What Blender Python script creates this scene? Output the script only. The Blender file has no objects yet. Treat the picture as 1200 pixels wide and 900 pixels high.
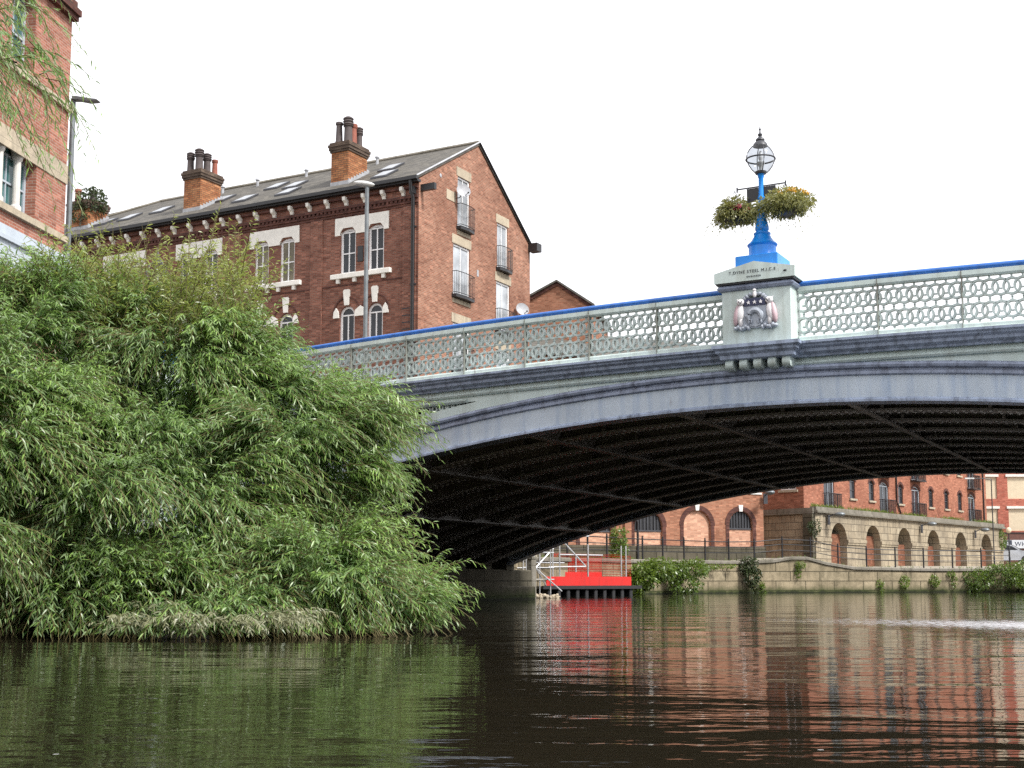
import bpy, math, random
import numpy as np
from mathutils import Vector, Matrix
random.seed(7); rng = np.random.default_rng(7)
R = math.radians
PI = math.pi
sc = bpy.context.scene
col = sc.collection
WATER = -0.68                      # eye height is z = 0, the river lies 0.68 m below it
ROT = -R(28.5)                     # the bridge and the brick house share this direction

# ------------------------------------------------------------------ materials
class NT:
    def __init__(s, name):
        s.m = bpy.data.materials.new(name); s.m.use_nodes = True
        s.t = s.m.node_tree; s.t.nodes.clear()
        s.out = s.t.nodes.new('ShaderNodeOutputMaterial')
    def n(s, typ, ins=None, **kw):
        nd = s.t.nodes.new(typ)
        for k, v in kw.items(): setattr(nd, k, v)
        for k, v in (ins or {}).items():
            if isinstance(v, bpy.types.NodeSocket): s.t.links.new(v, nd.inputs[k])
            else:
                if isinstance(v, tuple) and len(v) == 3 and nd.inputs[k].type == 'RGBA': v = (*v, 1)
                nd.inputs[k].default_value = v
        return nd
    def mix(s, f, a, b, mode='MIX'):
        nd = s.n('ShaderNodeMix', data_type='RGBA', blend_type=mode)
        for i, v in ((0, f), (6, a), (7, b)):
            if isinstance(v, bpy.types.NodeSocket): s.t.links.new(v, nd.inputs[i])
            else: nd.inputs[i].default_value = (*v, 1) if isinstance(v, tuple) else v
        return nd.outputs[2]
    def math(s, op, a, b=0.0, clamp=False):
        nd = s.n('ShaderNodeMath', operation=op, use_clamp=clamp)
        for i, v in ((0, a), (1, b)):
            if isinstance(v, bpy.types.NodeSocket): s.t.links.new(v, nd.inputs[i])
            else: nd.inputs[i].default_value = v
        return nd.outputs[0]
    def ramp(s, v, a, b):
        return s.n('ShaderNodeMapRange', {'Value': v, 'From Min': a, 'From Max': b}).outputs[0]
    def noise(s, vec, scale, detail=4, rough=0.55):
        return s.n('ShaderNodeTexNoise', {'Vector': vec, 'Scale': scale, 'Detail': detail, 'Roughness': rough}).outputs[0]
    def mapv(s, vec, scale=(1, 1, 1), loc=(0, 0, 0)):
        return s.n('ShaderNodeMapping', {'Vector': vec, 'Scale': scale, 'Location': loc}).outputs[0]
    def obj(s): return s.n('ShaderNodeTexCoord').outputs['Object']
    def bump(s, h, strength, dist):
        return s.n('ShaderNodeBump', {'Height': h, 'Strength': strength, 'Distance': dist}).outputs[0]
    def pbr(s, color, rough=0.6, normal=None, metallic=0.0, spec=0.5, **more):
        ins = {'Base Color': color, 'Roughness': rough, 'Metallic': metallic, 'Specular IOR Level': spec}
        if normal is not None: ins['Normal'] = normal
        ins.update(more)
        p = s.n('ShaderNodeBsdfPrincipled', ins)
        s.t.links.new(p.outputs[0], s.out.inputs[0]); return p
    def wallvec(s):
        tc = s.n('ShaderNodeTexCoord')
        p = s.n('ShaderNodeSeparateXYZ', {0: tc.outputs['Object']}).outputs
        q = s.n('ShaderNodeSeparateXYZ', {0: tc.outputs['Normal']}).outputs
        side = s.math('GREATER_THAN', s.math('ABSOLUTE', q[0]), .6)
        a = s.n('ShaderNodeMix', {0: side, 2: p[0], 3: p[1]}).outputs[0]
        return s.n('ShaderNodeCombineXYZ', {0: a, 1: p[2], 2: 0.0}).outputs[0], tc.outputs['Object']

def plain(name, c, rough=.6, metallic=0., var=.25, scale=4., spec=.5):
    s = NT(name); o = s.obj()
    f = s.ramp(s.noise(o, scale, 5), .3, .7)
    s.pbr(s.mix(f, tuple(x * (1 - var) for x in c), tuple(min(1, x * (1 + var * .6)) for x in c)), rough, metallic=metallic, spec=spec)
    return s.m

def paint(name, c, stain, amt=.5, rust=.25, rough=.45, streak=.12):
    """old gloss paint: run-off streaks, mottling and specks of rust"""
    s = NT(name); o = s.obj()
    st = s.ramp(s.noise(s.mapv(o, (2.6, 2.6, 2.6 * streak)), 2.2, 6, .65), .46, .70)
    mo = s.ramp(s.noise(o, .9, 6, .65), .35, .68)
    c1 = s.mix(s.math('MULTIPLY', st, amt), c, stain)
    c1 = s.mix(s.math('MULTIPLY', mo, .5), c1, tuple(x * .68 for x in c))
    r = s.ramp(s.noise(s.mapv(o, (1, 1, .35)), 6, 8, .75), .62, .70)
    c1 = s.mix(s.math('MULTIPLY', r, rust), c1, (.10, .045, .02))
    s.pbr(c1, s.ramp(mo, -1, 2), s.bump(s.noise(o, 30, 3), .15, .01)) if False else s.pbr(c1, rough, s.bump(s.noise(o, 22, 4), .25, .006))
    return s.m

def brick(name, a, b, mortar, soot=(.35, .33, .33), sootamt=.6, w=.23, h=.077, ms=.009, big=.35, pale=0.0):
    s = NT(name); v, o = s.wallvec()
    wob = s.n('ShaderNodeVectorMath', {0: v, 1: s.n('ShaderNodeVectorMath', {0: s.n('ShaderNodeTexNoise', {'Vector': v, 'Scale': 1.7}).outputs[1], 1: (.02, .02, .02)}, operation='MULTIPLY').outputs[0]}, operation='ADD').outputs[0]
    bt = s.n('ShaderNodeTexBrick', {'Vector': wob, 'Color1': a, 'Color2': b, 'Mortar': mortar, 'Scale': 1.0, 'Mortar Size': ms,
                                    'Mortar Smooth': .2, 'Bias': 0.0, 'Brick Width': w, 'Row Height': h})
    # odd bricks much darker or paler
    vor = s.n('ShaderNodeTexWhiteNoise', {'Vector': s.n('ShaderNodeVectorMath', {0: v, 1: (w, h, 1)}, operation='SNAP').outputs[0]}, noise_dimensions='3D').outputs[0]
    c = s.mix(s.math('MULTIPLY', s.ramp(vor, .75, 1.0), .5), bt.outputs[0], tuple(x * .45 for x in a))
    c = s.mix(s.math('MULTIPLY', s.ramp(vor, .22, .0), .35), c, tuple(min(1, x * 1.9 + .03) for x in b))
    n1 = s.ramp(s.noise(v, big, 6, .6), .38, .68)
    c = s.mix(s.math('MULTIPLY', n1, sootamt), c, s.mix(1.0, c, soot, 'MULTIPLY'))
    n2 = s.ramp(s.noise(s.mapv(v, (1, .3, 1)), 1.4, 5, .6), .6, .8)
    c = s.mix(s.math('MULTIPLY', n2, .3), c, s.mix(1.0, c, (.45, .42, .40), 'MULTIPLY'))
    if pale:
        n3 = s.ramp(s.noise(v, 2.3, 7, .7), .66, .70)
        c = s.mix(s.math('MULTIPLY', n3, pale), c, (.55, .45, .38))
    s.pbr(c, .85, s.bump(bt.outputs[1], -.5, .01), spec=.25)
    return s.m

def stone(name, a, b, joint, w=.9, h=.42, ms=.012, dirt=(.16, .15, .11), moss=0., mossz=0.):
    s = NT(name); v, o = s.wallvec()
    bt = s.n('ShaderNodeTexBrick', {'Vector': v, 'Color1': a, 'Color2': b, 'Mortar': joint, 'Scale': 1.0, 'Mortar Size': ms,
                                    'Mortar Smooth': .4, 'Bias': 0.0, 'Brick Width': w, 'Row Height': h})
    n = s.ramp(s.noise(o, .7, 8, .7), .38, .66)
    c = s.mix(s.math('MULTIPLY', n, .8), bt.outputs[0], dirt)
    st = s.ramp(s.noise(s.mapv(v, (2.4, .22, 1)), 1.6, 6, .65), .5, .72)
    c = s.mix(s.math('MULTIPLY', st, .65), c, tuple(x * .6 for x in dirt))
    if moss:
        z = s.n('ShaderNodeSeparateXYZ', {0: o}).outputs[2]
        g = s.math('ADD', z, s.math('MULTIPLY', s.noise(o, 2.2, 5), .35))
        c = s.mix(s.math('MULTIPLY', s.ramp(g, mossz + .62, mossz + .25), moss), c, (.035, .05, .012))
        c = s.mix(s.math('MULTIPLY', s.ramp(g, mossz + .30, mossz + .2), .9), c, (.02, .022, .014))
    s.pbr(c, .9, s.bump(s.math('ADD', s.noise(o, 9, 6), s.math('MULTIPLY', bt.outputs[1], -.6)), .6, .03), spec=.2)
    return s.m

def slate(name):
    s = NT(name); o = s.obj()
    bt = s.n('ShaderNodeTexBrick', {'Vector': o, 'Color1': (.070, .066, .060), 'Color2': (.145, .134, .115), 'Mortar': (.03, .03, .03), 'Scale': 1.0,
                                    'Mortar Size': .006, 'Bias': -.1, 'Brick Width': .3, 'Row Height': .19})
    n = s.ramp(s.noise(o, .8, 7, .65), .4, .7)
    c = s.mix(s.math('MULTIPLY', n, .5), bt.outputs[0], (.11, .10, .075))
    s.pbr(c, .75, s.bump(bt.outputs[1], -.6, .02), spec=.3)
    return s.m

def leafmat(name, c0, c1, under, trans=.35):
    s = NT(name)
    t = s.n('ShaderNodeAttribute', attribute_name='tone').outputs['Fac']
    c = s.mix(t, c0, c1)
    c = s.mix(s.math('MULTIPLY', s.n('ShaderNodeNewGeometry').outputs['Backfacing'], .7), c, under)
    p = s.n('ShaderNodeBsdfPrincipled', {'Base Color': c, 'Roughness': .36, 'Specular IOR Level': .6})
    tr = s.n('ShaderNodeBsdfTranslucent', {'Color': s.mix(.5, c, tuple(x * 1.5 for x in c1))})
    mx = s.n('ShaderNodeMixShader', {0: trans, 1: p.outputs[0], 2: tr.outputs[0]})
    s.t.links.new(mx.outputs[0], s.out.inputs[0]); return s.m

def glassmat(name, c=(.02, .022, .025), rough=.04):
    s = NT(name); o = s.obj()
    f = s.ramp(s.noise(o, .9, 3), .35, .65)
    s.pbr(s.mix(f, c, tuple(x * 2.2 for x in c)), rough, s.bump(s.noise(o, .8, 2), .08, .02), spec=.35)
    return s.m

def netmat(name, c):
    s = NT(name); o = s.obj()
    w1 = s.n('ShaderNodeSeparateXYZ', {0: s.n('ShaderNodeVectorMath', {0: o, 1: (13, 13, 13)}, operation='MULTIPLY').outputs[0]}).outputs
    a = s.math('GREATER_THAN', s.math('FRACT', w1[0]), .72); b = s.math('GREATER_THAN', s.math('FRACT', w1[2]), .66)
    f = s.math('MAXIMUM', a, b)
    d = s.n('ShaderNodeBsdfPrincipled', {'Base Color': c, 'Roughness': .5})
    tl = s.n('ShaderNodeBsdfTranslucent', {'Color': c})
    md = s.n('ShaderNodeMixShader', {0: .5, 1: d.outputs[0], 2: tl.outputs[0]})
    mx = s.n('ShaderNodeMixShader', {0: f, 1: s.n('ShaderNodeBsdfTransparent').outputs[0], 2: md.outputs[0]})
    s.t.links.new(mx.outputs[0], s.out.inputs[0]); return s.m

def clearglass(name):
    s = NT(name)
    g = s.n('ShaderNodeBsdfGlossy', {'Roughness': .05}); t = s.n('ShaderNodeBsdfTransparent', {'Color': (.74, .76, .78)})
    fr = s.n('ShaderNodeLayerWeight', {'Blend': .5})
    mx = s.n('ShaderNodeMixShader', {0: s.math('ADD', s.math('MULTIPLY', s.math('POWER', fr.outputs['Facing'], 4.0), .5), .05), 1: t.outputs[0], 2: g.outputs[0]})
    s.t.links.new(mx.outputs[0], s.out.inputs[0]); return s.m

def watermat():
    s = NT('river water'); o = s.obj()
    warp = s.n('ShaderNodeVectorMath', {0: o, 1: s.n('ShaderNodeVectorMath', {0: s.n('ShaderNodeTexNoise', {'Vector': o, 'Scale': .25}).outputs[1], 1: (1.5, 1.5, 0)}, operation='MULTIPLY').outputs[0]}, operation='ADD').outputs[0]
    big = s.noise(s.mapv(warp, (.22, .8, 1)), .9, 2, .4)
    mid = s.noise(s.mapv(warp, (.35, 1.1, 1), (7, 3, 0)), 2.3, 3, .5)
    fine = s.noise(s.mapv(o, (.7, 1.5, 1), (1, 9, 0)), 7.0, 2, .5)
    # ruffled patch where the wind touches the surface
    p = s.n('ShaderNodeSeparateXYZ', {0: o}).outputs
    dx = s.math('DIVIDE', s.math('SUBTRACT', p[0], 8.2), 3.4)
    dy = s.math('DIVIDE', s.math('SUBTRACT', p[1], 19.0), 4.2)
    rr = s.math('SQRT', s.math('ADD', s.math('MULTIPLY', dx, dx), s.math('MULTIPLY', dy, dy)))
    rr = s.math('ADD', rr, s.math('MULTIPLY', s.math('SUBTRACT', s.noise(s.mapv(o, (.25, 1.2, 1)), 1.3, 4, .6), .5), 1.6))
    patch = s.ramp(rr, 1.0, .65)
    chop = s.noise(s.mapv(o, (.9, 1.6, 1)), 3.2, 3, .6)
    h = s.math('ADD', s.math('MULTIPLY', big, WAVE[0]), s.math('ADD', s.math('MULTIPLY', mid, WAVE[1]), s.math('MULTIPLY', fine, WAVE[2])))
    h = s.math('ADD', h, s.math('MULTIPLY', s.math('MULTIPLY', chop, patch), WAVE[3]))
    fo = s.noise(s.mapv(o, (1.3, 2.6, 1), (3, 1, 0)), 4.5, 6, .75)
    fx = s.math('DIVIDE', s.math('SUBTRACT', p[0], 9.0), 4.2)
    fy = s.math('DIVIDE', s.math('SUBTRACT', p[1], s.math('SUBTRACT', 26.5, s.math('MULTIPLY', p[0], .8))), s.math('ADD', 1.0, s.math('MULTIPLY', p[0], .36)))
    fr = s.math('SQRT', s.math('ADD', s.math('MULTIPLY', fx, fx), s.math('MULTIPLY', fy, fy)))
    glint = s.ramp(s.math('SUBTRACT', fo, s.math('MULTIPLY', fr, .20)), .36, .43)  # wind sparkle on the water, painted in as pale broken streaks
    fl = s.n('ShaderNodeTexVoronoi', {'Vector': o, 'Scale': 2.2}, feature='F1').outputs[0]
    c = s.mix(s.math('MULTIPLY', s.math('LESS_THAN', fl, .028), .8), (.015, .0125, .0075), (.6, .6, .58))
    c = s.mix(s.math('MULTIPLY', glint, .9), c, (.62, .63, .66))
    s.pbr(c, s.math('ADD', .03, s.math('MULTIPLY', glint, .5)), s.bump(h, 1.0, 1.0), spec=.5, IOR=1.33)
    return s.m
WAVE = (.030, .0095, .0018, .03)

M = {}
M['pale_green'] = paint('pale green bridge paint', (.60, .70, .67), (.24, .24, .17), .42, .55)
M['lattice_green'] = paint('pale green lattice paint', (.50, .585, .56), (.16, .13, .08), .5, .8)
M['lilac'] = paint('lilac grey bridge paint', (.50, .57, .645), (.22, .32, .50), .6, .3)
M['navy'] = paint('dark slate blue paint', (.31, .37, .49), (.04, .043, .055), .85, .55)
M['navy_roll'] = paint('slate blue moulding paint', (.28, .325, .43), (.05, .055, .08), .85, .4)
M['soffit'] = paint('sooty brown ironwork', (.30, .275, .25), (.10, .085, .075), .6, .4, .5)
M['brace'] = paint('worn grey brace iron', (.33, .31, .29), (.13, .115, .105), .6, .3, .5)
M['rivet'] = plain('worn rivet heads', (.60, .57, .55), .4)
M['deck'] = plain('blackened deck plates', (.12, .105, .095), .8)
M['rust'] = paint('grimy joint paint', (.24, .26, .23), (.08, .05, .03), .9, .9, .7)
M['rail_blue'] = paint('royal blue handrail', (.035, .16, .53), (.02, .05, .16), .5, .3, .3)
M['lamp_blue'] = paint('bright blue gloss paint', (.012, .27, .84), (.01, .12, .45), .55, .12, .32)
M['black'] = plain('black metal', (.018, .018, .02), .45)
M['charcoal'] = plain('charcoal lamp ironwork', (.05, .052, .06), .45)
M['glassbowl'] = clearglass('lantern glass')
M['silver_reflector'] = plain('lamp reflector', (.7, .7, .7), .4, .1)
M['arms_grey'] = paint('grey relief paint', (.42, .46, .52), (.10, .11, .16), .7, .0)
M['arms_navy'] = plain('navy relief paint', (.03, .035, .085), .5)
M['arms_white'] = plain('white relief paint', (.84, .82, .83), .5)
M['arms_pink'] = plain('dull pink relief paint', (.55, .40, .43), .5)
M['letter'] = plain('dark letters', (.03, .03, .035), .6)
M['brick_front'] = brick('sooty red brick', (.185, .068, .046), (.275, .115, .076), (.21, .16, .13), (.46, .42, .42), .8, pale=.4)
M['brick_gable'] = brick('orange red gable brick', (.255, .100, .060), (.335, .160, .102), (.34, .27, .21), (.55, .46, .43), .8, pale=.5)
M['brick_stack'] = brick('orange chimney brick', (.34, .125, .05), (.42, .20, .09), (.11, .08, .06), (.55, .45, .4), .6, h=.10, w=.3, ms=.014)
M['brick_sooty'] = brick('blackened brick', (.10, .07, .05), (.14, .10, .07), (.05, .04, .04), (.5, .5, .5), .5)
M['brick_dark'] = brick('dark brick trim', (.085, .032, .026), (.13, .05, .036), (.06, .045, .04), (.5, .5, .5), .5)
M['brick_left'] = brick('red office brick', (.285, .102, .066), (.355, .152, .104), (.36, .28, .23), (.75, .70, .70), .4)
M['brick_ware'] = brick('warm warehouse brick', (.32, .125, .070), (.40, .185, .11), (.30, .20, .14), (.58, .52, .5), .7, pale=.4)
M['brick_vault'] = brick('dark orange vault brick', (.20, .075, .04), (.25, .10, .055), (.16, .10, .07), (.55, .5, .48), .7)
M['brick_infill'] = brick('pale infill brick', (.52, .26, .165), (.58, .32, .21), (.48, .34, .26), (.8, .75, .72), .4)
M['brick_flat'] = brick('plain red brick', (.30, .105, .062), (.37, .15, .092), (.28, .16, .11), (.6, .52, .5), .7)
M['brick_pier'] = brick('raw red brick', (.42, .10, .065), (.46, .15, .10), (.36, .2, .15), (.7, .65, .65), .4)
M['stone_quay'] = stone('river wall masonry', (.42, .35, .235), (.30, .245, .16), (.07, .06, .04), 1.9, .55, .028, (.085, .075, .045), .95, WATER)
M['stone_vault'] = stone('buff vault ashlar', (.43, .365, .26), (.34, .28, .195), (.09, .075, .055), 1.0, .45, .022, (.17, .145, .11))
M['stone_dark'] = stone('sooty stone blocks', (.13, .115, .085), (.10, .09, .068), (.03, .028, .02), 1.3, .55, .03, (.06, .055, .035), .9, WATER)
M['stone_grey'] = stone('grey coping stone', (.27, .25, .21), (.22, .20, .17), (.10, .09, .07), 1.3, .6, .012, (.13, .12, .09))
M['stone_buff'] = stone('buff dressed stone', (.50, .43, .32), (.46, .39, .29), (.3, .26, .2), 1.2, .6, .006, (.30, .26, .20))
M['white_stone'] = plain('white painted stone', (.78, .76, .70), .7, var=.12)
M['white_frame'] = plain('white window paint', (.80, .80, .80), .45, var=.05)
M['cream_frame'] = plain('cream column paint', (.58, .56, .52), .55, var=.1)
M['glass'] = glassmat('dark window glass')
M['glass_teal'] = glassmat('teal tinted glass', (.03, .075, .075))
M['curtain_glass'] = glassmat('net curtained glass', (.22, .235, .25), .12)
M['warm_glass'] = glassmat('blind behind glass', (.11, .095, .06), .08)
M['slate'] = slate('old slate roof')
M['lead'] = plain('lead flashing', (.36, .37, .39), .55)
M['skylight'] = plain('bright skylight glass', (.27, .29, .31), .25, spec=.5)
M['pot_grey'] = plain('sooty chimney pot', (.075, .06, .058), .8)
M['pot_red'] = plain('terracotta chimney pot', (.27, .085, .055), .75)
M['grey_steel'] = plain('grey painted steel', (.17, .19, .20), .45, .3)
M['pale_steel'] = plain('pale lamp head', (.60, .61, .60), .4)
M['galv'] = plain('galvanised tube', (.55, .56, .57), .4, .5, spec=.6)
M['red_panel'] = paint('red site panel', (.66, .020, .015), (.30, .025, .018), .6, .2)
M['red_net'] = netmat('red safety netting', (.62, .035, .02))
M['rubber'] = plain('black rubber', (.02, .02, .022), .7)
M['silver'] = plain('silver car paint', (.52, .54, .57), .25, .5, .05)
M['asphalt'] = plain('asphalt', (.05, .05, .05), .9)
M['paving'] = plain('paving', (.30, .27, .22), .9)
M['kerb'] = plain('kerb stone', (.28, .27, .25), .9)
M['mud'] = plain('dark river mud', (.035, .028, .018), .95)
M['earth'] = plain('ground', (.09, .085, .055), .95, scale=.2)
M['fascia_grey'] = plain('blue grey fascia', (.42, .47, .52), .5, var=.1)
M['cream_board'] = plain('cream boarding', (.66, .56, .40), .7, var=.08)
M['hoarding'] = plain('brown hoarding', (.13, .055, .04), .7)
M['sign_white'] = plain('pale sign', (.62, .65, .68), .5, var=.08)
M['sign_blue'] = plain('dark sign lettering', (.04, .05, .08), .5)
M['bark'] = plain('willow bark', (.075, .058, .038), .9, scale=12)
M['twig'] = plain('olive willow twig', (.13, .105, .04), .7)
M['willow'] = leafmat('willow leaf', (.024, .080, .016), (.285, .445, .105), (.26, .36, .18), .36)
M['willow_young'] = leafmat('young willow leaf', (.11, .165, .03), (.34, .39, .085), (.27, .32, .13), .45)
M['willow_dry'] = leafmat('silted willow leaf', (.12, .13, .06), (.26, .26, .14), (.26, .27, .17), .2)
M['bush'] = leafmat('bush leaf', (.04, .095, .015), (.20, .29, .035), (.14, .19, .06), .35)
M['ivy'] = leafmat('ivy leaf', (.022, .045, .014), (.075, .10, .028), (.07, .09, .04), .2)
M['basket_leaf'] = leafmat('basket foliage', (.07, .085, .02), (.30, .29, .085), (.22, .23, .10), .35)
M['petal_red'] = leafmat('red and pink petals', (.42, .02, .03), (.60, .12, .22), (.5, .1, .15), .3)
M['petal_yellow'] = leafmat('yellow petals', (.55, .30, .02), (.70, .42, .03), (.6, .35, .05), .3)
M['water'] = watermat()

# ------------------------------------------------------------------ mesh helpers
class MB:
    def __init__(s): s.v = []; s.f = []
    def add(s, vs, fs):
        o = len(s.v); s.v += [tuple(p) for p in vs]; s.f += [tuple(i + o for i in q) for q in fs]; return s
    def box(s, x0, x1, y0, y1, z0, z1):
        return s.add([(x0, y0, z0), (x1, y0, z0), (x1, y1, z0), (x0, y1, z0), (x0, y0, z1), (x1, y0, z1), (x1, y1, z1), (x0, y1, z1)],
                     [(0, 3, 2, 1), (4, 5, 6, 7), (0, 1, 5, 4), (1, 2, 6, 5), (2, 3, 7, 6), (3, 0, 4, 7)])
    def bbox(s, x0, x1, y0, y1, z0, z1, b=.02):
        """box with chamfered vertical and top edges"""
        def ring(i, z): return [(x0 + i + b, y0 + i, z), (x1 - i - b, y0 + i, z), (x1 - i, y0 + i + b, z), (x1 - i, y1 - i - b, z),
                                (x1 - i - b, y1 - i, z), (x0 + i + b, y1 - i, z), (x0 + i, y1 - i - b, z), (x0 + i, y0 + i + b, z)]
        rs = ring(0, z0) + ring(0, z1 - b) + ring(b * .99, z1)
        fs = [tuple(range(7, -1, -1)), tuple(range(16, 24))]
        for k in (0, 8):
            for i in range(8): j = (i + 1) % 8; fs.append((k + i, k + j, k + 8 + j, k + 8 + i))
        return s.add(rs, fs)
    def poly(s, pts): return s.add(pts, [tuple(range(len(pts)))])
    def extr(s, pts, y0, y1):
        """(x, z) outline pushed from y0 to y1"""
        n = len(pts)
        return s.add([(x, y0, z) for x, z in pts] + [(x, y1, z) for x, z in pts],
                     [tuple(range(n)), tuple(range(2 * n - 1, n - 1, -1))] + [(i, i + n, (i + 1) % n + n, (i + 1) % n) for i in range(n)])
    def sweepx(s, prof, xs, zf, caps=True):
        """(y, dz) profile swept along x at height zf(x)"""
        n = len(prof); o = []
        for x in xs:
            z = zf(x); o += [(x, y, z + d) for y, d in prof]
        fs = [(k * n + i, k * n + (i + 1) % n, (k + 1) * n + (i + 1) % n, (k + 1) * n + i) for k in range(len(xs) - 1) for i in range(n)]
        if caps: fs += [tuple(range(n - 1, -1, -1)), tuple(range((len(xs) - 1) * n, len(xs) * n))]
        return s.add(o, fs)
    def tube(s, pts, r, n=6, caps=True):
        P = [Vector(p) for p in pts]; rs = r if isinstance(r, (list, tuple)) else [r] * len(P); o = []
        for i, p in enumerate(P):
            d = (P[min(i + 1, len(P) - 1)] - P[max(i - 1, 0)]).normalized()
            a = d.cross(Vector((0, 0, 1)) if abs(d.z) < .9 else Vector((1, 0, 0))).normalized(); b = d.cross(a)
            o += [tuple(p + (a * math.cos(2 * PI * k / n) + b * math.sin(2 * PI * k / n)) * rs[i]) for k in range(n)]
        fs = [(k * n + i, k * n + (i + 1) % n, (k + 1) * n + (i + 1) % n, (k + 1) * n + i) for k in range(len(P) - 1) for i in range(n)]
        if caps: fs += [tuple(range(n - 1, -1, -1)), tuple(range((len(P) - 1) * n, len(P) * n))]
        return s.add(o, fs)
    def lathe(s, prof, c=(0, 0), n=20, phase=0.):
        o = []
        for r, z in prof: o += [(c[0] + r * math.cos(2 * PI * k / n + phase), c[1] + r * math.sin(2 * PI * k / n + phase), z) for k in range(n)]
        m = len(prof)
        fs = [(k * n + i, k * n + (i + 1) % n, (k + 1) * n + (i + 1) % n, (k + 1) * n + i) for k in range(m - 1) for i in range(n)]
        return s.add(o, fs + [tuple(range(n - 1, -1, -1)), tuple(range((m - 1) * n, m * n))])
    def ell(s, c, r, n=12, m=7, rot=0.):
        """ellipsoid; rot turns it in the x-z plane"""
        o = []; ca, sa = math.cos(rot), math.sin(rot)
        for i in range(m + 1):
            t = PI * i / m
            for k in range(n):
                x, y, z = r[0] * math.sin(t) * math.cos(2 * PI * k / n), r[1] * math.sin(t) * math.sin(2 * PI * k / n), r[2] * math.cos(t)
                o.append((c[0] + x * ca - z * sa, c[1] + y, c[2] + x * sa + z * ca))
        return s.add(o, [(i * n + k, (i + 1) * n + k, (i + 1) * n + (k + 1) % n, i * n + (k + 1) % n) for i in range(m) for k in range(n)])
    def split(s, name, mat, parent=None):
        """each separate piece becomes a part of its own"""
        par = list(range(len(s.v)))
        def find(a):
            while par[a] != a: par[a] = par[par[a]]; a = par[a]
            return a
        for q in s.f:
            for b in q[1:]: par[find(b)] = find(q[0])
        groups = {}
        for q in s.f: groups.setdefault(find(q[0]), []).append(q)
        out = []
        for fs in groups.values():
            ids = sorted({i for q in fs for i in q}); mp = {i: k for k, i in enumerate(ids)}
            m = MB(); m.add([s.v[i] for i in ids], [tuple(mp[i] for i in q) for q in fs]); out.append(m.build(name, mat, parent))
        return out
    def build(s, name, mat, parent=None, smooth=False, fix=True):
        me = bpy.data.meshes.new(name); me.from_pydata(s.v, [], s.f)
        if fix:
            import bmesh
            bm = bmesh.new(); bm.from_mesh(me); bmesh.ops.remove_doubles(bm, verts=bm.verts, dist=1e-5)
            bmesh.ops.recalc_face_normals(bm, faces=bm.faces); bm.to_mesh(me); bm.free()
        me.materials.append(M[mat] if isinstance(mat, str) else mat)
        if smooth: me.polygons.foreach_set('use_smooth', [True] * len(me.polygons)); me.update()
        if smooth == 'auto' or smooth is True: me.set_sharp_from_angle(angle=R(40))
        o = bpy.data.objects.new(name, me); col.objects.link(o)
        if parent is not None: o.parent = parent
        return o

def tag(o, label, cat, group=None):
    o['label'] = label; o['category'] = cat
    if group: o['group'] = group
    return o
def thing(name, label, cat, loc=(0, 0, 0), rz=0., group=None):
    o = bpy.data.objects.new(name, None); col.objects.link(o); o.empty_display_size = .3
    o.location = loc; o.rotation_euler = (0, 0, rz); return tag(o, label, cat, group)
def struct(o, kind='structure'): o['kind'] = kind; return o
def kids(o): return [c for c in bpy.data.objects if c.parent == o]
def dup(o, loc=None, rz=None, parent=None, label=None, scale=None):
    c = o.copy(); col.objects.link(c)
    if parent is not None: c.parent = parent
    if loc is not None: c.location = loc
    if rz is not None: c.rotation_euler = (0, 0, rz)
    if scale is not None: c.scale = scale
    if label: c['label'] = label
    for k in kids(o): dup(k, parent=c)
    return c
def text_mesh(name, body, size, mat, parent, loc, rot=(PI / 2, 0, 0), ext=.004, spacing=1.0, align='CENTER'):
    cu = bpy.data.curves.new(name, 'FONT'); cu.body = body; cu.size = size; cu.extrude = ext; cu.align_x = align; cu.align_y = 'CENTER'; cu.space_character = spacing
    t = bpy.data.objects.new(name + '_tmp', cu); col.objects.link(t)
    bpy.context.view_layer.update()
    me = bpy.data.meshes.new_from_object(t.evaluated_get(bpy.context.evaluated_depsgraph_get()))
    bpy.data.objects.remove(t); bpy.data.curves.remove(cu)
    me.name = name; me.materials.clear(); me.materials.append(M[mat])
    o = bpy.data.objects.new(name, me); col.objects.link(o); o.parent = parent; o.location = loc; o.rotation_euler = rot
    return o

def arc_pts(x0, x1, z, rise, n=10):
    """from (x0, z) over the crown (z + rise) to (x1, z)"""
    w = (x1 - x0) / 2; rr = (w * w + rise * rise) / (2 * rise); zc = z + rise - rr; cx = (x0 + x1) / 2
    a = math.asin(min(1, w / rr)); a = PI - a if rise > w else a
    return [(cx + rr * math.sin(-a + 2 * a * i / n), zc + rr * math.cos(-a + 2 * a * i / n)) for i in range(n + 1)]

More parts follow.
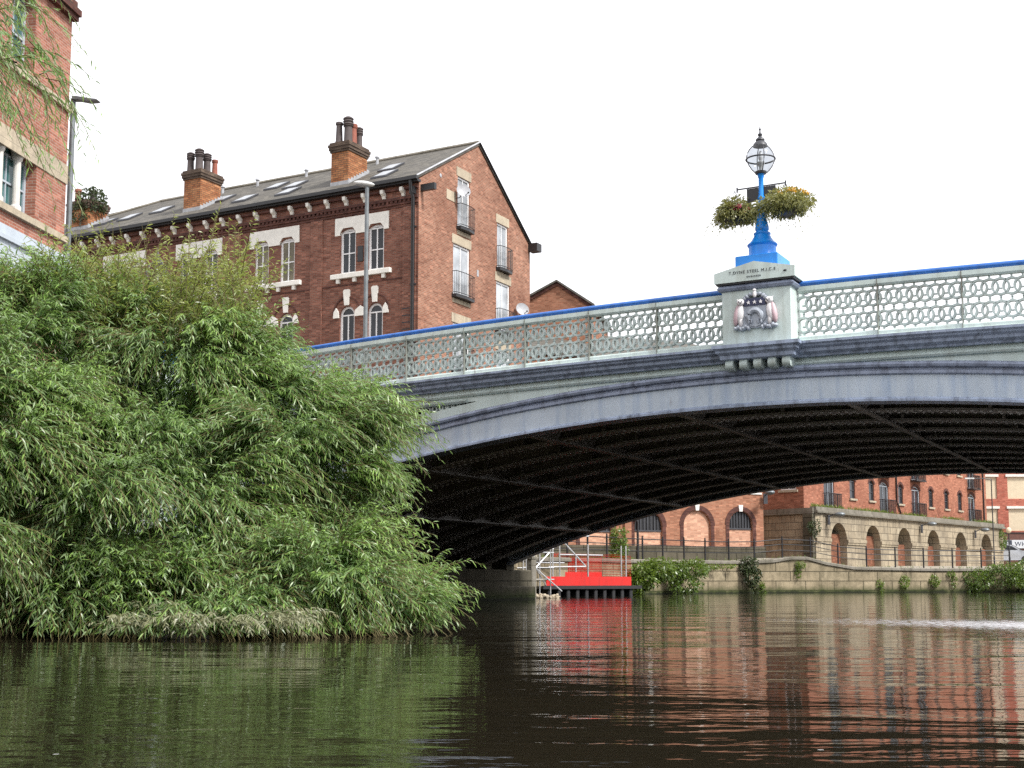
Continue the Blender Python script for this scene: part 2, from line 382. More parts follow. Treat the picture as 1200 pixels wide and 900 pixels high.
def wall(mb, X0, X1, Z0, top, ops, depth=.2, axis='x', at=0., sgn=1, back=None):
    """wall plane with real openings and reveals. ops = (a0, a1, z0, z1, arch rise); top = height or list of (a, z)."""
    if not isinstance(top, list): top = [(X0, top), (X1, top)]
    def th(a):
        for (p, q), (r, t) in zip(top, top[1:]):
            if p - 1e-6 <= a <= r + 1e-6: return q + (t - q) * (a - p) / max(1e-9, r - p)
        return top[-1][1]
    def P(a, b, z): return (a, at + sgn * b, z) if axis == 'x' else (at + sgn * b, a, z)
    cuts = sorted({round(c, 4) for c in [X0, X1] + [t[0] for t in top] + [e for o in ops for e in o[:2]] if X0 <= c <= X1})
    for a, b in zip(cuts, cuts[1:]):
        hs = sorted([o for o in ops if o[0] <= a + 1e-4 and o[1] >= b - 1e-4], key=lambda o: o[2]); z = Z0
        for o in hs:
            if o[2] > z + 1e-4: mb.poly([P(a, 0, z), P(b, 0, z), P(b, 0, o[2]), P(a, 0, o[2])])
            z = o[3]
        mb.poly([P(a, 0, z), P(b, 0, z), P(b, 0, th(b)), P(a, 0, th(a))])
    for o in ops:
        x0, x1, z0, z1 = o[:4]; rise = o[4] if len(o) > 4 else 0
        zs = z1 - rise
        for x in (x0, x1): mb.poly([P(x, 0, z0), P(x, depth, z0), P(x, depth, zs), P(x, 0, zs)])
        mb.poly([P(x0, 0, z0), P(x1, 0, z0), P(x1, depth, z0), P(x0, depth, z0)])
        if rise:
            ar = arc_pts(x0, x1, zs, rise); h = len(ar) // 2
            for (p, q), (r, t) in zip(ar, ar[1:]): mb.poly([P(p, 0, q), P(p, depth, q), P(r, depth, t), P(r, 0, t)])
            for i in range(h): mb.poly([P(x0, 0, z1), P(*[ar[i][0], 0, ar[i][1]]), P(ar[i + 1][0], 0, ar[i + 1][1])])
            for i in range(h, len(ar) - 1): mb.poly([P(x1, 0, z1), P(ar[i][0], 0, ar[i][1]), P(ar[i + 1][0], 0, ar[i + 1][1])])
        else: mb.poly([P(x0, 0, z1), P(x1, 0, z1), P(x1, depth, z1), P(x0, depth, z1)])
    return mb

def window(parent, a0, a1, z0, z1, rise=0., axis='x', at=0., sgn=1, d=.12, fr=.07, cols=2, rows=2, mat='white_frame', gl='glass', name='window', bar=.035):
    """frame set back d in its opening, glazing bars, one pane mesh as its sub-part"""
    f = MB()
    def bx(x0, x1, y0, y1, za, zb):
        y0, y1 = sorted((at + sgn * y0, at + sgn * y1))
        if axis == 'x': f.box(x0, x1, y0, y1, za, zb)
        else: f.box(y0, y1, x0, x1, za, zb)
    zs = z1 - rise
    bx(a0, a0 + fr, d, d + .06, z0, zs); bx(a1 - fr, a1, d, d + .06, z0, zs); bx(a0 + fr, a1 - fr, d, d + .06, z0, z0 + fr)
    if rise:
        ar = arc_pts(a0, a1, zs, rise); ai = arc_pts(a0 + fr, a1 - fr, zs, max(.02, rise - fr))
        def P(x, b, z): return (x, at + sgn * b, z) if axis == 'x' else (at + sgn * b, x, z)
        for i in range(len(ar) - 1):
            q = [ar[i], ar[i + 1], ai[i + 1], ai[i]]
            f.poly([P(x, d, z) for x, z in q]); f.poly([P(ai[i][0], d, ai[i][1]), P(ai[i + 1][0], d, ai[i + 1][1]), P(ai[i + 1][0], d + .05, ai[i + 1][1]), P(ai[i][0], d + .05, ai[i][1])])
        bx(a0 + fr, a1 - fr, d, d + .05, zs - .03, zs + .03)
    else: bx(a0 + fr, a1 - fr, d, d + .06, z1 - fr, z1)
    for i in range(1, cols):
        x = a0 + (a1 - a0) * i / cols; bx(x - bar / 2, x + bar / 2, d + .01, d + .05, z0 + fr, zs - (0 if rise else fr))
    for i in range(1, rows):
        z = z0 + (zs - z0) * i / rows; bx(a0 + fr, a1 - fr, d + .004, d + .055, z - .025, z + .025)
    o = f.build(name, mat, parent)
    g = MB()
    def Q(x, z): return (x, at + sgn * (d + .045), z) if axis == 'x' else (at + sgn * (d + .045), x, z)
    pts = [(a0, z0), (a1, z0)] + (arc_pts(a0, a1, zs, rise)[::-1] if rise else [(a1, z1), (a0, z1)])
    g.poly([Q(x, z) for x, z in pts]); g.build('pane', gl, o)
    return o

# foliage: every leaf is a folded six-point blade
class Leaves:
    def __init__(s): s.V = []; s.T = []
    def add(s, P, D, S, l, w, droop, tone):
        n = len(P); Z = np.zeros((n, 3)); Z[:, 2] = 1
        l = np.broadcast_to(np.asarray(l, float), (n,))[:, None]; w = np.broadcast_to(np.asarray(w, float), (n,))[:, None]; g = np.broadcast_to(np.asarray(droop, float), (n,))[:, None]
        N = np.cross(D, S)
        a = P + D * l * .33 + N * w * .12; b = P + D * l * .68 - Z * g * l * .25 + N * w * .05
        V = np.stack([P, a - S * w * .5, a + S * w * .5, b - S * w * .4, b + S * w * .4, P + D * l - Z * g * l * .7], 1)
        s.V.append(V.reshape(-1, 3)); s.T.append(np.repeat(np.broadcast_to(tone, (n,)), 6))
    def build(s, name, mat, parent=None):
        V = np.concatenate(s.V).astype(np.float32); T = np.concatenate(s.T).astype(np.float32); n = len(V) // 6
        me = bpy.data.meshes.new(name); me.vertices.add(len(V)); me.vertices.foreach_set('co', V.ravel())
        base = (np.arange(n) * 6)[:, None]
        L = (base + np.array([0, 2, 1, 1, 2, 4, 3, 3, 4, 5])).ravel()
        me.loops.add(len(L)); me.loops.foreach_set('vertex_index', L.astype(np.int32))
        me.polygons.add(3 * n)
        st = ((np.arange(n) * 10)[:, None] + np.array([0, 3, 7])).ravel()
        me.polygons.foreach_set('loop_start', st.astype(np.int32))
        me.update(calc_edges=True); me.validate()
        at = me.attributes.new('tone', 'FLOAT', 'POINT'); at.data.foreach_set('value', T)
        me.materials.append(M[mat])
        o = bpy.data.objects.new(name, me); col.objects.link(o)
        if parent is not None: o.parent = parent
        return o
def unit(a): return a / np.maximum(1e-9, np.linalg.norm(a, axis=-1, keepdims=True))
def sphere(n): return unit(rng.normal(size=(n, 3)))

def sprays(L, starts, dirs, length, nleaf, ll, lw, sag, tone, twigs=None, spread=.75):
    """arching twigs with alternate narrow leaves; arrays of starts (n,3), dirs (n,3), length (n,), tone (n,)"""
    n = len(starts)
    t = (np.arange(nleaf) + .6) / nleaf; Zd = np.array([0, 0, -1.])
    pos = starts[:, None] + dirs[:, None] * (length[:, None, None] * t[None, :, None]) + Zd * (sag[:, None, None] * length[:, None, None] * (t ** 2)[None, :, None])
    tan = unit(dirs[:, None] + Zd * (2 * sag[:, None, None] * t[None, :, None]))
    side = unit(np.cross(tan, np.array([0, 0, 1.]) + rng.normal(0, .5, (n, nleaf, 3))))
    sg = np.where(np.arange(nleaf) % 2, 1., -1.)[None, :, None]
    D = unit(tan * 1.0 + side * sg * spread + Zd * .35 + rng.normal(0, .22, (n, nleaf, 3)))
    S = unit(np.cross(D, np.cross(side * sg + rng.normal(0, .3, (n, nleaf, 3)), D) + rng.normal(0, .6, (n, nleaf, 3))))
    sz = (1 - .45 * t)[None, :] * rng.uniform(.75, 1.2, (n, nleaf))
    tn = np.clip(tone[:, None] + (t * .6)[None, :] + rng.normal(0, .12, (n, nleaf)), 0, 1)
    L.add(pos.reshape(-1, 3), D.reshape(-1, 3), S.reshape(-1, 3), (ll * sz).ravel(), (lw * sz ** .5).ravel(), rng.uniform(.1, .5, n * nleaf), tn.ravel())
    if twigs is not None:
        k = np.array([0, .35, .7, 1.])
        pp = starts[:, None] + dirs[:, None] * (length[:, None, None] * k[None, :, None]) + Zd * (sag[:, None, None] * length[:, None, None] * (k ** 2)[None, :, None])
        for q in pp: twigs.tube([tuple(x) for x in q], [.006, .005, .004, .002], 3, False)

def leafball(L, c, r, n, ll, lw, tone=.4, flat=1.):
    d = sphere(n); rad = rng.uniform(.35, 1.0, n) ** .6
    P = np.array(c) + d * rad[:, None] * np.array(r)
    D = unit(d + rng.normal(0, .6, (n, 3)) + np.array([0, 0, -.2])); S = unit(np.cross(D, sphere(n)))
    L.add(P, D, S, ll * rng.uniform(.6, 1.3, n), lw * rng.uniform(.6, 1.3, n), .3, np.clip(tone + rng.normal(0, .2, n), 0, 1))

# ------------------------------------------------------------------ camera, sky, sun
cam_d = bpy.data.cameras.new('camera'); cam = bpy.data.objects.new('camera', cam_d); col.objects.link(cam); sc.camera = cam
cam.location = (0, 0, 0); cam.rotation_euler = (PI / 2 + .1089, 0, 0)
cam_d.sensor_width = 36; cam_d.lens = 1521 / 1200 * 36; cam_d.shift_y = 64.7 / 1200; cam_d.clip_end = 6000; cam_d.clip_start = .05

SUN_EL, SUN_AZ = R(48), R(128)      # azimuth clockwise from +y (straight ahead): behind the viewer, to the right
w = bpy.data.worlds.new('World'); sc.world = w; w.use_nodes = True
nt = w.node_tree; nt.nodes.clear()
sky = nt.nodes.new('ShaderNodeTexSky'); sky.sky_type = 'NISHITA'; sky.sun_disc = False; sky.sun_elevation = SUN_EL; sky.sun_rotation = SUN_AZ
sky.air_density = 1.0; sky.dust_density = 3.0
hsv = nt.nodes.new('ShaderNodeHueSaturation'); hsv.inputs['Saturation'].default_value = .22
tcw = nt.nodes.new('ShaderNodeTexCoord'); nz = nt.nodes.new('ShaderNodeTexNoise'); nz.inputs['Scale'].default_value = 1.6; nz.inputs['Detail'].default_value = 5
mx = nt.nodes.new('ShaderNodeMix'); mx.data_type = 'RGBA'
mr = nt.nodes.new('ShaderNodeMapRange'); mr.inputs['From Min'].default_value = .25; mr.inputs['From Max'].default_value = .75; mr.inputs['To Min'].default_value = .55; mr.inputs['To Max'].default_value = .9
bg = nt.nodes.new('ShaderNodeBackground'); bg.inputs[1].default_value = .105
wo = nt.nodes.new('ShaderNodeOutputWorld')
lk = nt.links.new
lk(sky.outputs[0], hsv.inputs['Color']); lk(tcw.outputs['Generated'], nz.inputs['Vector']); lk(nz.outputs[0], mr.inputs['Value'])
lk(mr.outputs[0], mx.inputs[0]); lk(hsv.outputs[0], mx.inputs[6]); mx.inputs[7].default_value = (10.2, 10.2, 10.6, 1)      # cloud layer
lk(mx.outputs[2], bg.inputs[0]); lk(bg.outputs[0], wo.inputs[0])
sd = bpy.data.lights.new('sun', 'SUN'); sd.energy = 3.0; sd.angle = R(10); sd.color = (1, .965, .92)
so = bpy.data.objects.new('sun', sd); col.objects.link(so)
dv = Vector((math.sin(SUN_AZ) * math.cos(SUN_EL), math.cos(SUN_AZ) * math.cos(SUN_EL), math.sin(SUN_EL)))
so.rotation_euler = dv.to_track_quat('Z', 'Y').to_euler()
sc.view_settings.view_transform = 'Standard'; sc.view_settings.look = 'None'; sc.view_settings.exposure = 0.72; sc.view_settings.gamma = 1
sc.render.engine = 'CYCLES'; sc.cycles.use_denoising = False; sc.cycles.sample_clamp_indirect = 2.5; sc.render.filter_size = 1.3; sc.cycles.max_bounces = 7; sc.cycles.transparent_max_bounces = 12
sc.cycles.caustics_reflective = False; sc.cycles.caustics_refractive = False

# ------------------------------------------------------------------ setting
mb = MB(); mb.box(-1500, 1500, -400, 2500, -2.6, -2.2); struct(mb.build('ground', 'earth'))
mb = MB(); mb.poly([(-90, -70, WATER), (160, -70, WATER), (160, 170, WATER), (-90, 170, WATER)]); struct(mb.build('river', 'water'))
BR = Matrix.Translation((4.72, 24.75, 0)) @ Matrix.Rotation(ROT, 4, 'Z')
def bw(x, y, z=0.): p = BR @ Vector((x, y, z)); return (p.x, p.y, p.z)
def slab(name, pts, z0, z1, mat):
    """flat land block; pts world (x, y) or (x, y, ztop)"""
    m = MB(); n = len(pts); tops = [p[2] if len(p) > 2 else z1 for p in pts]
    m.add([(p[0], p[1], z0) for p in pts] + [(p[0], p[1], t) for p, t in zip(pts, tops)],
          [tuple(range(n - 1, -1, -1)), tuple(range(n, 2 * n))] + [(i, (i + 1) % n, n + (i + 1) % n, n + i) for i in range(n)])
    return struct(m.build(name, mat))
slab('left_bank', [bw(*p)[:2] for p in [(-16.6, -80), (-16.6, 20.2), (-21.3, 20.6), (-21.3, 31.9), (-34, 33), (-60, 90), (-400, 200), (-400, -80)]], -2.1, 4.3, 'paving')
slab('right_bank', [bw(*p)[:2] for p in [(16.6, -80), (16.6, 20.2), (40, 40), (60, 50), (400, 60), (400, -80)][::-1]], -2.1, 4.3, 'paving')
QUAY = [(-.3, 50.2, 1.0), (.3, 57.0, 1.05), (7.3, 68.3, 1.1), (10.6, 72.0, 1.12), (13.2, 74.2, 1.13), (15.0, 75.1, 1.22), (16.2, 75.7, 1.40), (17.2, 76.1, 1.40), (18.4, 76.7, 1.12), (20.3, 77.5, .84), (25.5, 79.2, .76), (31.0, 80.6, .80), (60., 87.0, .9)]
slab('quay_path', [(x - .3, y + .25, z - .06) for x, y, z in QUAY] + [(1500, 500, 1.5), (1500, 2300, 1.5), (-1500, 2300, 1.5), (-300, 100, 1.1), (-40, 70, 1.0)], -2.1, 1., 'paving')
# muddy foot of the left bank under the willow
mud = MB(); pr = [(-14, 8.5), (-9.5, 12.8), (-6.8, 15.6), (-4.2, 16.6), (-2.6, 18.6), (-2.8, 22), (-5, 27), (-7.5, 31)]
inn = [(-16, 9), (-13, 14), (-10.2, 17.5), (-8.0, 19.5), (-7.0, 21.5), (-8, 24), (-9, 28), (-10.5, 32)]
mud.add([(x, y, WATER - .25) for x, y in pr] + [(x * .55 + a * .45, y * .55 + b * .45, WATER + .12) for (x, y), (a, b) in zip(pr, inn)] + [(x, y, .5) for x, y in inn],
        [(k * 8 + i, k * 8 + i + 1, k * 8 + 9 + i, k * 8 + 8 + i) for k in (0, 1) for i in range(7)])
struct(mud.build('river_bank', 'mud', smooth=True))
# road over the bridge
rail_z = lambda x: 5.71 - .0021 * x * x if abs(x) < 16 else 5.71 - .0021 * 256 - .03 * (abs(x) - 16)
zt = lambda x: rail_z(x) - 1.22
XS = [-16 + i * .5 for i in range(65)]
road = MB(); road.sweepx([(3.2, -.10), (3.2, -.02), (9.2, .05), (15.2, -.02), (15.2, -.10)], [-80, -40, -25] + XS + [25, 40, 80], lambda x: zt(x) if abs(x) < 17 else max(4.36, zt(x)))
o = road.build('road', 'asphalt'); o.matrix_world = BR; struct(o)
for nm, a, b in (('pavement', .42, 3.05), ('pavement', 15.35, 18.0)):
    m = MB(); m.sweepx([(a, -.12), (a, .10), (b, .10), (b, -.12)], [-80, -40, -25] + XS + [25, 40, 80], lambda x: zt(x) if abs(x) < 17 else max(4.36, zt(x)))
    o = m.build(nm, 'paving'); o.matrix_world = BR; struct(o)
for nm, a, b in (('kerb', 3.05, 3.2), ('kerb', 15.2, 15.35)):
    m = MB(); m.sweepx([(a, -.12), (a, .108), (b, .108), (b, -.12)], [-80, -40, -25] + XS + [25, 40, 80], lambda x: zt(x) if abs(x) < 17 else max(4.36, zt(x)))
    o = m.build(nm, 'kerb'); o.matrix_world = BR; struct(o)

# ------------------------------------------------------------------ the iron bridge (local x along it to the right, y away)
bridge = thing('arch_bridge', 'pale green and lilac cast iron arch bridge spanning the river with a pierced parapet', 'bridge', (4.72, 24.75, 0), ROT)
za = lambda x: 3.37 - .0108 * x * x - 4e-6 * x ** 4
AX = [-15.4 + i * .35 for i in range(89)]
W2 = 18.3
def face(sgn, y0):
    Y = lambda y: y0 + sgn * y
    pf = lambda L: [(Y(y), z) for y, z in L]
    MB().sweepx(pf([(-.03, .05), (-.03, .46), (.30, .46), (.30, .05)]), AX, za).build('arch_face', 'lilac', bridge)
    MB().sweepx(pf([(-.09, -.03), (-.09, .012), (-.045, .05), (.40, .05), (.40, -.03)]), AX, za).build('arch_flange', 'navy', bridge)
    MB().sweepx(pf([(-.05, .46), (-.09, .48), (-.09, .535), (-.055, .55), (-.055, .575), (-.13, .60), (-.15, .64), (-.13, .68), (-.09, .70), (.28, .70), (.28, .46)]), AX, za).build('arch_moulding', 'navy_roll', bridge)
    # spandrel with a long tapering opening at each haunch
    slit_t = lambda x: zt(x) - .27 - .27; slit_b = lambda x: za(x) + .70 + .22
    m = MB()
    for a, b in zip(AX, AX[1:]):
        lo = lambda x: za(x) + .69; hi = lambda x: zt(x) - .26
        if slit_t(a) - slit_b(a) > .0 and slit_t(b) - slit_b(b) > .0 and abs(a) > 6.2:
            segs = [(lambda x: lo(x), slit_b), (slit_t, hi)]
        else: segs = [(lo, hi)]
        for p, q in segs:
            for y in (.06, .22): m.poly([(a, Y(y), p(a)), (b, Y(y), p(b)), (b, Y(y), q(b)), (a, Y(y), q(a))])
            m.poly([(a, Y(.06), q(a)), (b, Y(.06), q(b)), (b, Y(.22), q(b)), (a, Y(.22), q(a))]); m.poly([(a, Y(.06), p(a)), (b, Y(.06), p(b)), (b, Y(.22), p(b)), (a, Y(.22), p(a))])
    sp = m.build('spandrel', 'pale_green', bridge)
    m = MB()
    for sx in (-1, 1):
        xs = [sx * (6.5 + i * .4) for i in range(23)]
        m.sweepx(pf([(.02, -.56), (-.02, -.52), (.02, -.48), (.08, -.48), (.08, -.56)]), xs, zt)
    m.build('slot_moulding', 'lattice_green', sp)
    m = MB()
    for sx in (-1, 1):
        x = 6.75
        while x < 15.2:
            t, b = slit_t(sx * x), slit_b(sx * x); r = max(.05, (t - b) / 2 * 1.02)
            m.lathe_y = None
            ring(m, sx * x, (t + b) / 2, r, r - .035, Y(.09), Y(.16), 16); x += r * 1.75 + .06
    m.build('slot_tracery', 'lattice_green', sp)
    m = MB(); m.sweepx(pf([(-.30, 0), (-.30, -.045), (-.25, -.075), (-.24, -.10), (-.17, -.135), (-.16, -.19), (-.07, -.235), (-.06, -.27), (.42, -.27), (.42, 0)]), XS, zt); m.build('cornice', 'navy', bridge)
    m = MB(); m.sweepx(pf([(.058, -.34), (.0, -.35), (-.03, -.385), (.0, -.42), (.058, -.43)]), [x for x in XS if abs(x) < 15.6], zt); m.build('frieze_moulding', 'pale_green', bridge)
    # parapet
    for sx in (-1, 1):
        for k in range(10):
            a = (.83 if sx > 0 else .57) + 1.5 * k; panel(min(sx * a, sx * (a + 1.5)), Y, sx)
    for sx in (-1, 1):
        xs = [sx * ((.82 if sx > 0 else .56) + i * .5) for i in range(31)]
        MB().sweepx([(Y(.10 + .075 * math.cos(t)), 1.165 + .06 * math.sin(t)) for t in [2 * PI * i / 12 for i in range(12)]], xs, zt).build('handrail', 'rail_blue', bridge, True)
def ring(m, cx, cz, ro, ri, y0, y1, n=16, zf=None):
    o = []
    for k in range(n):
        c, s_ = math.cos(2 * PI * k / n), math.sin(2 * PI * k / n)
        for r, y in ((ro, y0), (ro, y1), (ri, y1), (ri, y0)):
            x = cx + r * c; z = cz + r * s_ + (zf(x) if zf else 0); o.append((x, y, z))
    m.add(o, [(k * 4 + i, k * 4 + (i + 1) % 4, ((k + 1) % n) * 4 + (i + 1) % 4, ((k + 1) % n) * 4 + i) for k in range(n) for i in range(4)])
def panel(xa, Y, sx):
    xb = xa + 1.5
    m = MB(); c = lambda pts: [(x, z) for x, z in pts]
    def blk(x0, x1, y0, y1, z0, z1):
        q = [(x0, Y(y0), zt(x0) + z0), (x1, Y(y0), zt(x1) + z0), (x1, Y(y1), zt(x1) + z0), (x0, Y(y1), zt(x0) + z0),
             (x0, Y(y0), zt(x0) + z1), (x1, Y(y0), zt(x1) + z1), (x1, Y(y1), zt(x1) + z1), (x0, Y(y1), zt(x0) + z1)]
        m.add(q, [(0, 3, 2, 1), (4, 5, 6, 7), (0, 1, 5, 4), (1, 2, 6, 5), (2, 3, 7, 6), (3, 0, 4, 7)])
    p = 1.5 / 8
    for row in (.365, .775):
        for i in range(8):
            x = xa + p * (i + .5); y0 = .06 if i % 2 else .068
            ring(m, x, row, .162, .124, Y(y0), Y(y0 + .09), 18, zt)
            blk(x - .016, x + .016, .075, .13, row - .215, row - .150); blk(x - .016, x + .016, .075, .13, row + .150, row + .215); blk(x - .024, x + .024, .07, .12, row - .05, row - .025)
            if i < 7: blk(xa + p * (i + 1) - .018, xa + p * (i + 1) + .018, .06, .15, row + .10, row + .14); blk(xa + p * (i + 1) - .018, xa + p * (i + 1) + .018, .06, .15, row - .14, row - .10)
    o = m.build('parapet_panel', 'lattice_green', bridge)
    MB().sweepx([(Y(.0), 0.003), (Y(.0), .06), (Y(.03), .07), (Y(.03), .125), (Y(.055), .155), (Y(.16), .155), (Y(.16), .003)], [xa + .006, xa + .75, xb - .006], zt).build('bottom_rail', 'pale_green', o)
    MB().sweepx([(Y(.04), .99), (Y(.01), 1.02), (Y(.01), 1.105), (Y(.16), 1.105), (Y(.16), .99)], [xa + .006, xa + .75, xb - .006], zt).build('top_rail', 'pale_green', o)
    j = MB(); xj = xb if sx > 0 else xa
    j.add([(xj + a, Y(b), zt(xj) + z) for z in (.02, 1.10) for a, b in ((-.0055, -.004), (.0055, -.004), (.0055, .15), (-.0055, .15))], [(0, 3, 2, 1), (4, 5, 6, 7), (0, 1, 5, 4), (1, 2, 6, 5), (2, 3, 7, 6), (3, 0, 4, 7)])
    j.build('panel_joint', 'rust', o)
face(1, 0.0); face(-1, W2)
# deck plates above the ribs, ribs with riveted bottom flanges, cross braces
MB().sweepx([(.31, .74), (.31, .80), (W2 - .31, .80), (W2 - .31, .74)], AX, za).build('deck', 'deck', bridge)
MB().sweepx([(.43, -.34), (.43, -.13), (W2 - .43, -.13), (W2 - .43, -.34)], XS, zt).build('roadway_slab', 'deck', bridge)
NR = 9; RY = [W2 * (i + 1) / (NR + 1) for i in range(NR)]
for y in RY:
    m = MB(); m.sweepx([(y - .21, 0), (y - .21, .045), (y - .03, .06), (y - .03, .70), (y - .12, .72), (y - .12, .739), (y + .12, .739), (y + .12, .72), (y + .03, .70), (y + .03, .06), (y + .21, .045), (y + .21, 0)], AX, za)
    for k in range(15):
        x = -14 + 2 * k
        m.add([(x - .03, y - .20, za(x - .03) + .05), (x + .03, y - .20, za(x + .03) + .05), (x + .03, y - .10, za(x + .03) + .715), (x - .03, y - .10, za(x - .03) + .715),
               (x - .03, y - .03, za(x - .03) + .05), (x + .03, y - .03, za(x + .03) + .05), (x + .03, y - .03, za(x + .03) + .715), (x - .03, y - .03, za(x - .03) + .715)],
              [(0, 1, 2, 3), (4, 7, 6, 5), (0, 4, 5, 1), (1, 5, 6, 2), (2, 6, 7, 3), (3, 7, 4, 0)])
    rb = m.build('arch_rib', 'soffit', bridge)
    m = MB(); x = -15.2
    while x < 15.3:
        for dy in (-.15, .15):
            z = za(x); t = .035; m.add([(x - t, y + dy - t, z), (x + t, y + dy - t, z), (x + t, y + dy + t, z), (x - t, y + dy + t, z), (x, y + dy, z - .03)], [(0, 1, 4), (1, 2, 4), (2, 3, 4), (3, 0, 4)])
        x += .16
    m.build('rivet_row', 'rivet', rb, fix=False)
ys = [.3] + RY + [W2 - .3]
for x in (-13.6, -10.2, -6.8, -3.4, 0., 3.4, 6.8, 10.2, 13.6):
    xx = x + 1.7 if x < 13 else x
    m = MB()
    for a, b in zip(ys, ys[1:]):
        z = za(xx); sl = (za(xx + .1) - za(xx - .1)) / .2
        y0, y1 = a + (.03 if a > 1 else 0), b - (.03 if b < 18 else 0)
        q = [(xx + dx, y, z + dx * sl + dz) for dz in (-.035, -.002) for dx, y in ((-.075, a), (.075, a), (.075, b), (-.075, b))]
        m.add(q, [(0, 3, 2, 1), (4, 5, 6, 7), (0, 1, 5, 4), (1, 2, 6, 5), (2, 3, 7, 6), (3, 0, 4, 7)])
        q = [(xx + dx, y, z + dx * sl + dz) for dz in (.0, .73) for dx, y in ((-.025, y0), (.025, y0), (.025, y1), (-.025, y1))]
        m.add(q, [(0, 3, 2, 1), (4, 5, 6, 7), (0, 1, 5, 4), (1, 2, 6, 5), (2, 3, 7, 6), (3, 0, 4, 7)])
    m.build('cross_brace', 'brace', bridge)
# abutments with stepped skewback blocks
for sx in (-1, 1):
    m = MB()
    X = lambda a, b: sorted((sx * a, sx * b))
    m.bbox(*X(15.3, 17.2), -.9, 19.9, -2.1, .42, .05); m.bbox(*X(15.0, 15.32), -.6, 19.6, -2.1, -.18, .04)
    m.box(*X(16.4, 17.6), -.2, 18.5, .4, 4.1)
    ab = m.build('abutment', 'stone_dark', bridge)
    m = MB()
    for y in [.15] + RY + [W2 - .15]: m.extr([(sx * 15.3, .40), (sx * 15.3, .62), (sx * 15.5, 1.3), (sx * 16.5, 1.3), (sx * 16.5, .40)], y - .3, y + .3)
    m.build('skewback', 'stone_dark', ab)
# central pedestal
def pedestal(cx, y0, arms):
    """y0 = front plane of the body"""
    zb = zt(cx)
    m = MB(); m.bbox(cx - .68, cx + .68, y0, y0 + .95, zb, rail_z(cx) - .10, .012)
    p = m.build('pedestal', 'pale_green', bridge)
    m = MB(); hw = .68
    for z, e, h in ((rail_z(cx) - .12, .0, .0),):
        pr = [(.0, -.10), (.05, -.085), (.075, -.04), (.05, .0), (.02, .03), (0, .03)]
        loop = lambda e, z: [(cx - hw - e, y0 - e, z), (cx + hw + e, y0 - e, z), (cx + hw + e, y0 + .95 + e, z), (cx - hw - e, y0 + .95 + e, z)]
        vs = []; 
        for e, dz in pr: vs += loop(e, rail_z(cx) - .06 + dz)
        m.add(vs, [(k * 4 + i, k * 4 + (i + 1) % 4, (k + 1) * 4 + (i + 1) % 4, (k + 1) * 4 + i) for k in range(len(pr) - 1) for i in range(4)])
    m.build('torus_band', 'navy_roll', p)
    # pedimented cap: two crossing gables
    m = MB(); e = .11; z0 = rail_z(cx) + .0; ze = z0 + .20; zp = z0 + .37
    m.extr([(cx - hw - e, z0), (cx + hw + e, z0), (cx + hw + e, ze), (cx, zp), (cx - hw - e, ze)], y0 - e, y0 + .95 + e)
    ym = y0 + .475; m.add([(x, y, z) for x in (cx - hw - e - .004, cx + hw + e + .004) for y, z in ((y0 - e + .002, z0 + .004), (y0 + .95 + e - .002, z0 + .004), (y0 + .95 + e - .002, ze - .002), (ym, zp - .004), (y0 - e + .002, ze - .002))],
                          [(0, 1, 2, 3, 4), (9, 8, 7, 6, 5)] + [(i, i + 5, (i + 1) % 5 + 5, (i + 1) % 5) for i in range(5)])
    m.build('pediment_cap', 'pale_green', p)
    m = MB(); e = .13; m.box(cx - hw - .085, cx + hw + .085, y0 - .085, y0 + 1.03, z0 - .032, z0 + .0); m.build('shadow_fillet', 'black', p)
    # flared base wrapping the cornice, with five scrolled brackets
    m = MB(); pr = [(.17, 0.004), (.17, -.06), (.12, -.10), (.11, -.14), (.05, -.19), (.04, -.26), (0, -.28)]; vs = []
    for e, dz in pr: vs += [(cx - hw - e, y0 - e, zb + dz), (cx + hw + e, y0 - e, zb + dz), (cx + hw + e, .3, zb + dz), (cx - hw - e, .3, zb + dz)]
    m.add(vs, [(k * 4 + i, k * 4 + (i + 1) % 4, (k + 1) * 4 + (i + 1) % 4, (k + 1) * 4 + i) for k in range(len(pr) - 1) for i in range(4)] + [(3, 2, 1, 0), (24, 25, 26, 27)])
    m.build('pedestal_base', 'navy', p)
    for i in range(5):
        x = cx - .56 + .28 * i; zz = zb - .28
        m = MB(); pts = [(y0 + .02, zz)] + [(y0 + .08 - .10 * math.cos(t), zz - .09 - .09 * math.sin(t)) for t in [-.8 + .35 * k for k in range(9)]] + [(y0 + .30, zz - .20), (.05, zz - .12), (.05, zz)]
        n = len(pts); m.add([(x - .075, y, z) for y, z in pts] + [(x + .075, y, z) for y, z in pts], [tuple(range(n)), tuple(range(2 * n - 1, n - 1, -1))] + [(k, (k + 1) % n, n + (k + 1) % n, n + k) for k in range(n)])
        m.build('bracket', 'lattice_green', p)
    return p
ped = pedestal(.13, -.36, True)
ped_far = pedestal(-.13, -.36, False) if False else None
YF = -.36
text_mesh('inscription', 'T.DYNE STEEL M.I.C.E', .080, 'letter', ped, (.10, YF - .112, rail_z(0) + .175), spacing=1.22)
text_mesh('inscription', 'ENGINEER', .048, 'letter', ped, (.13, YF - .112, rail_z(0) + .075), spacing=1.35)
MB().ell((.74, YF - .115, rail_z(0) + .12), (.035, .012, .02)).build('bolt', 'letter', ped)
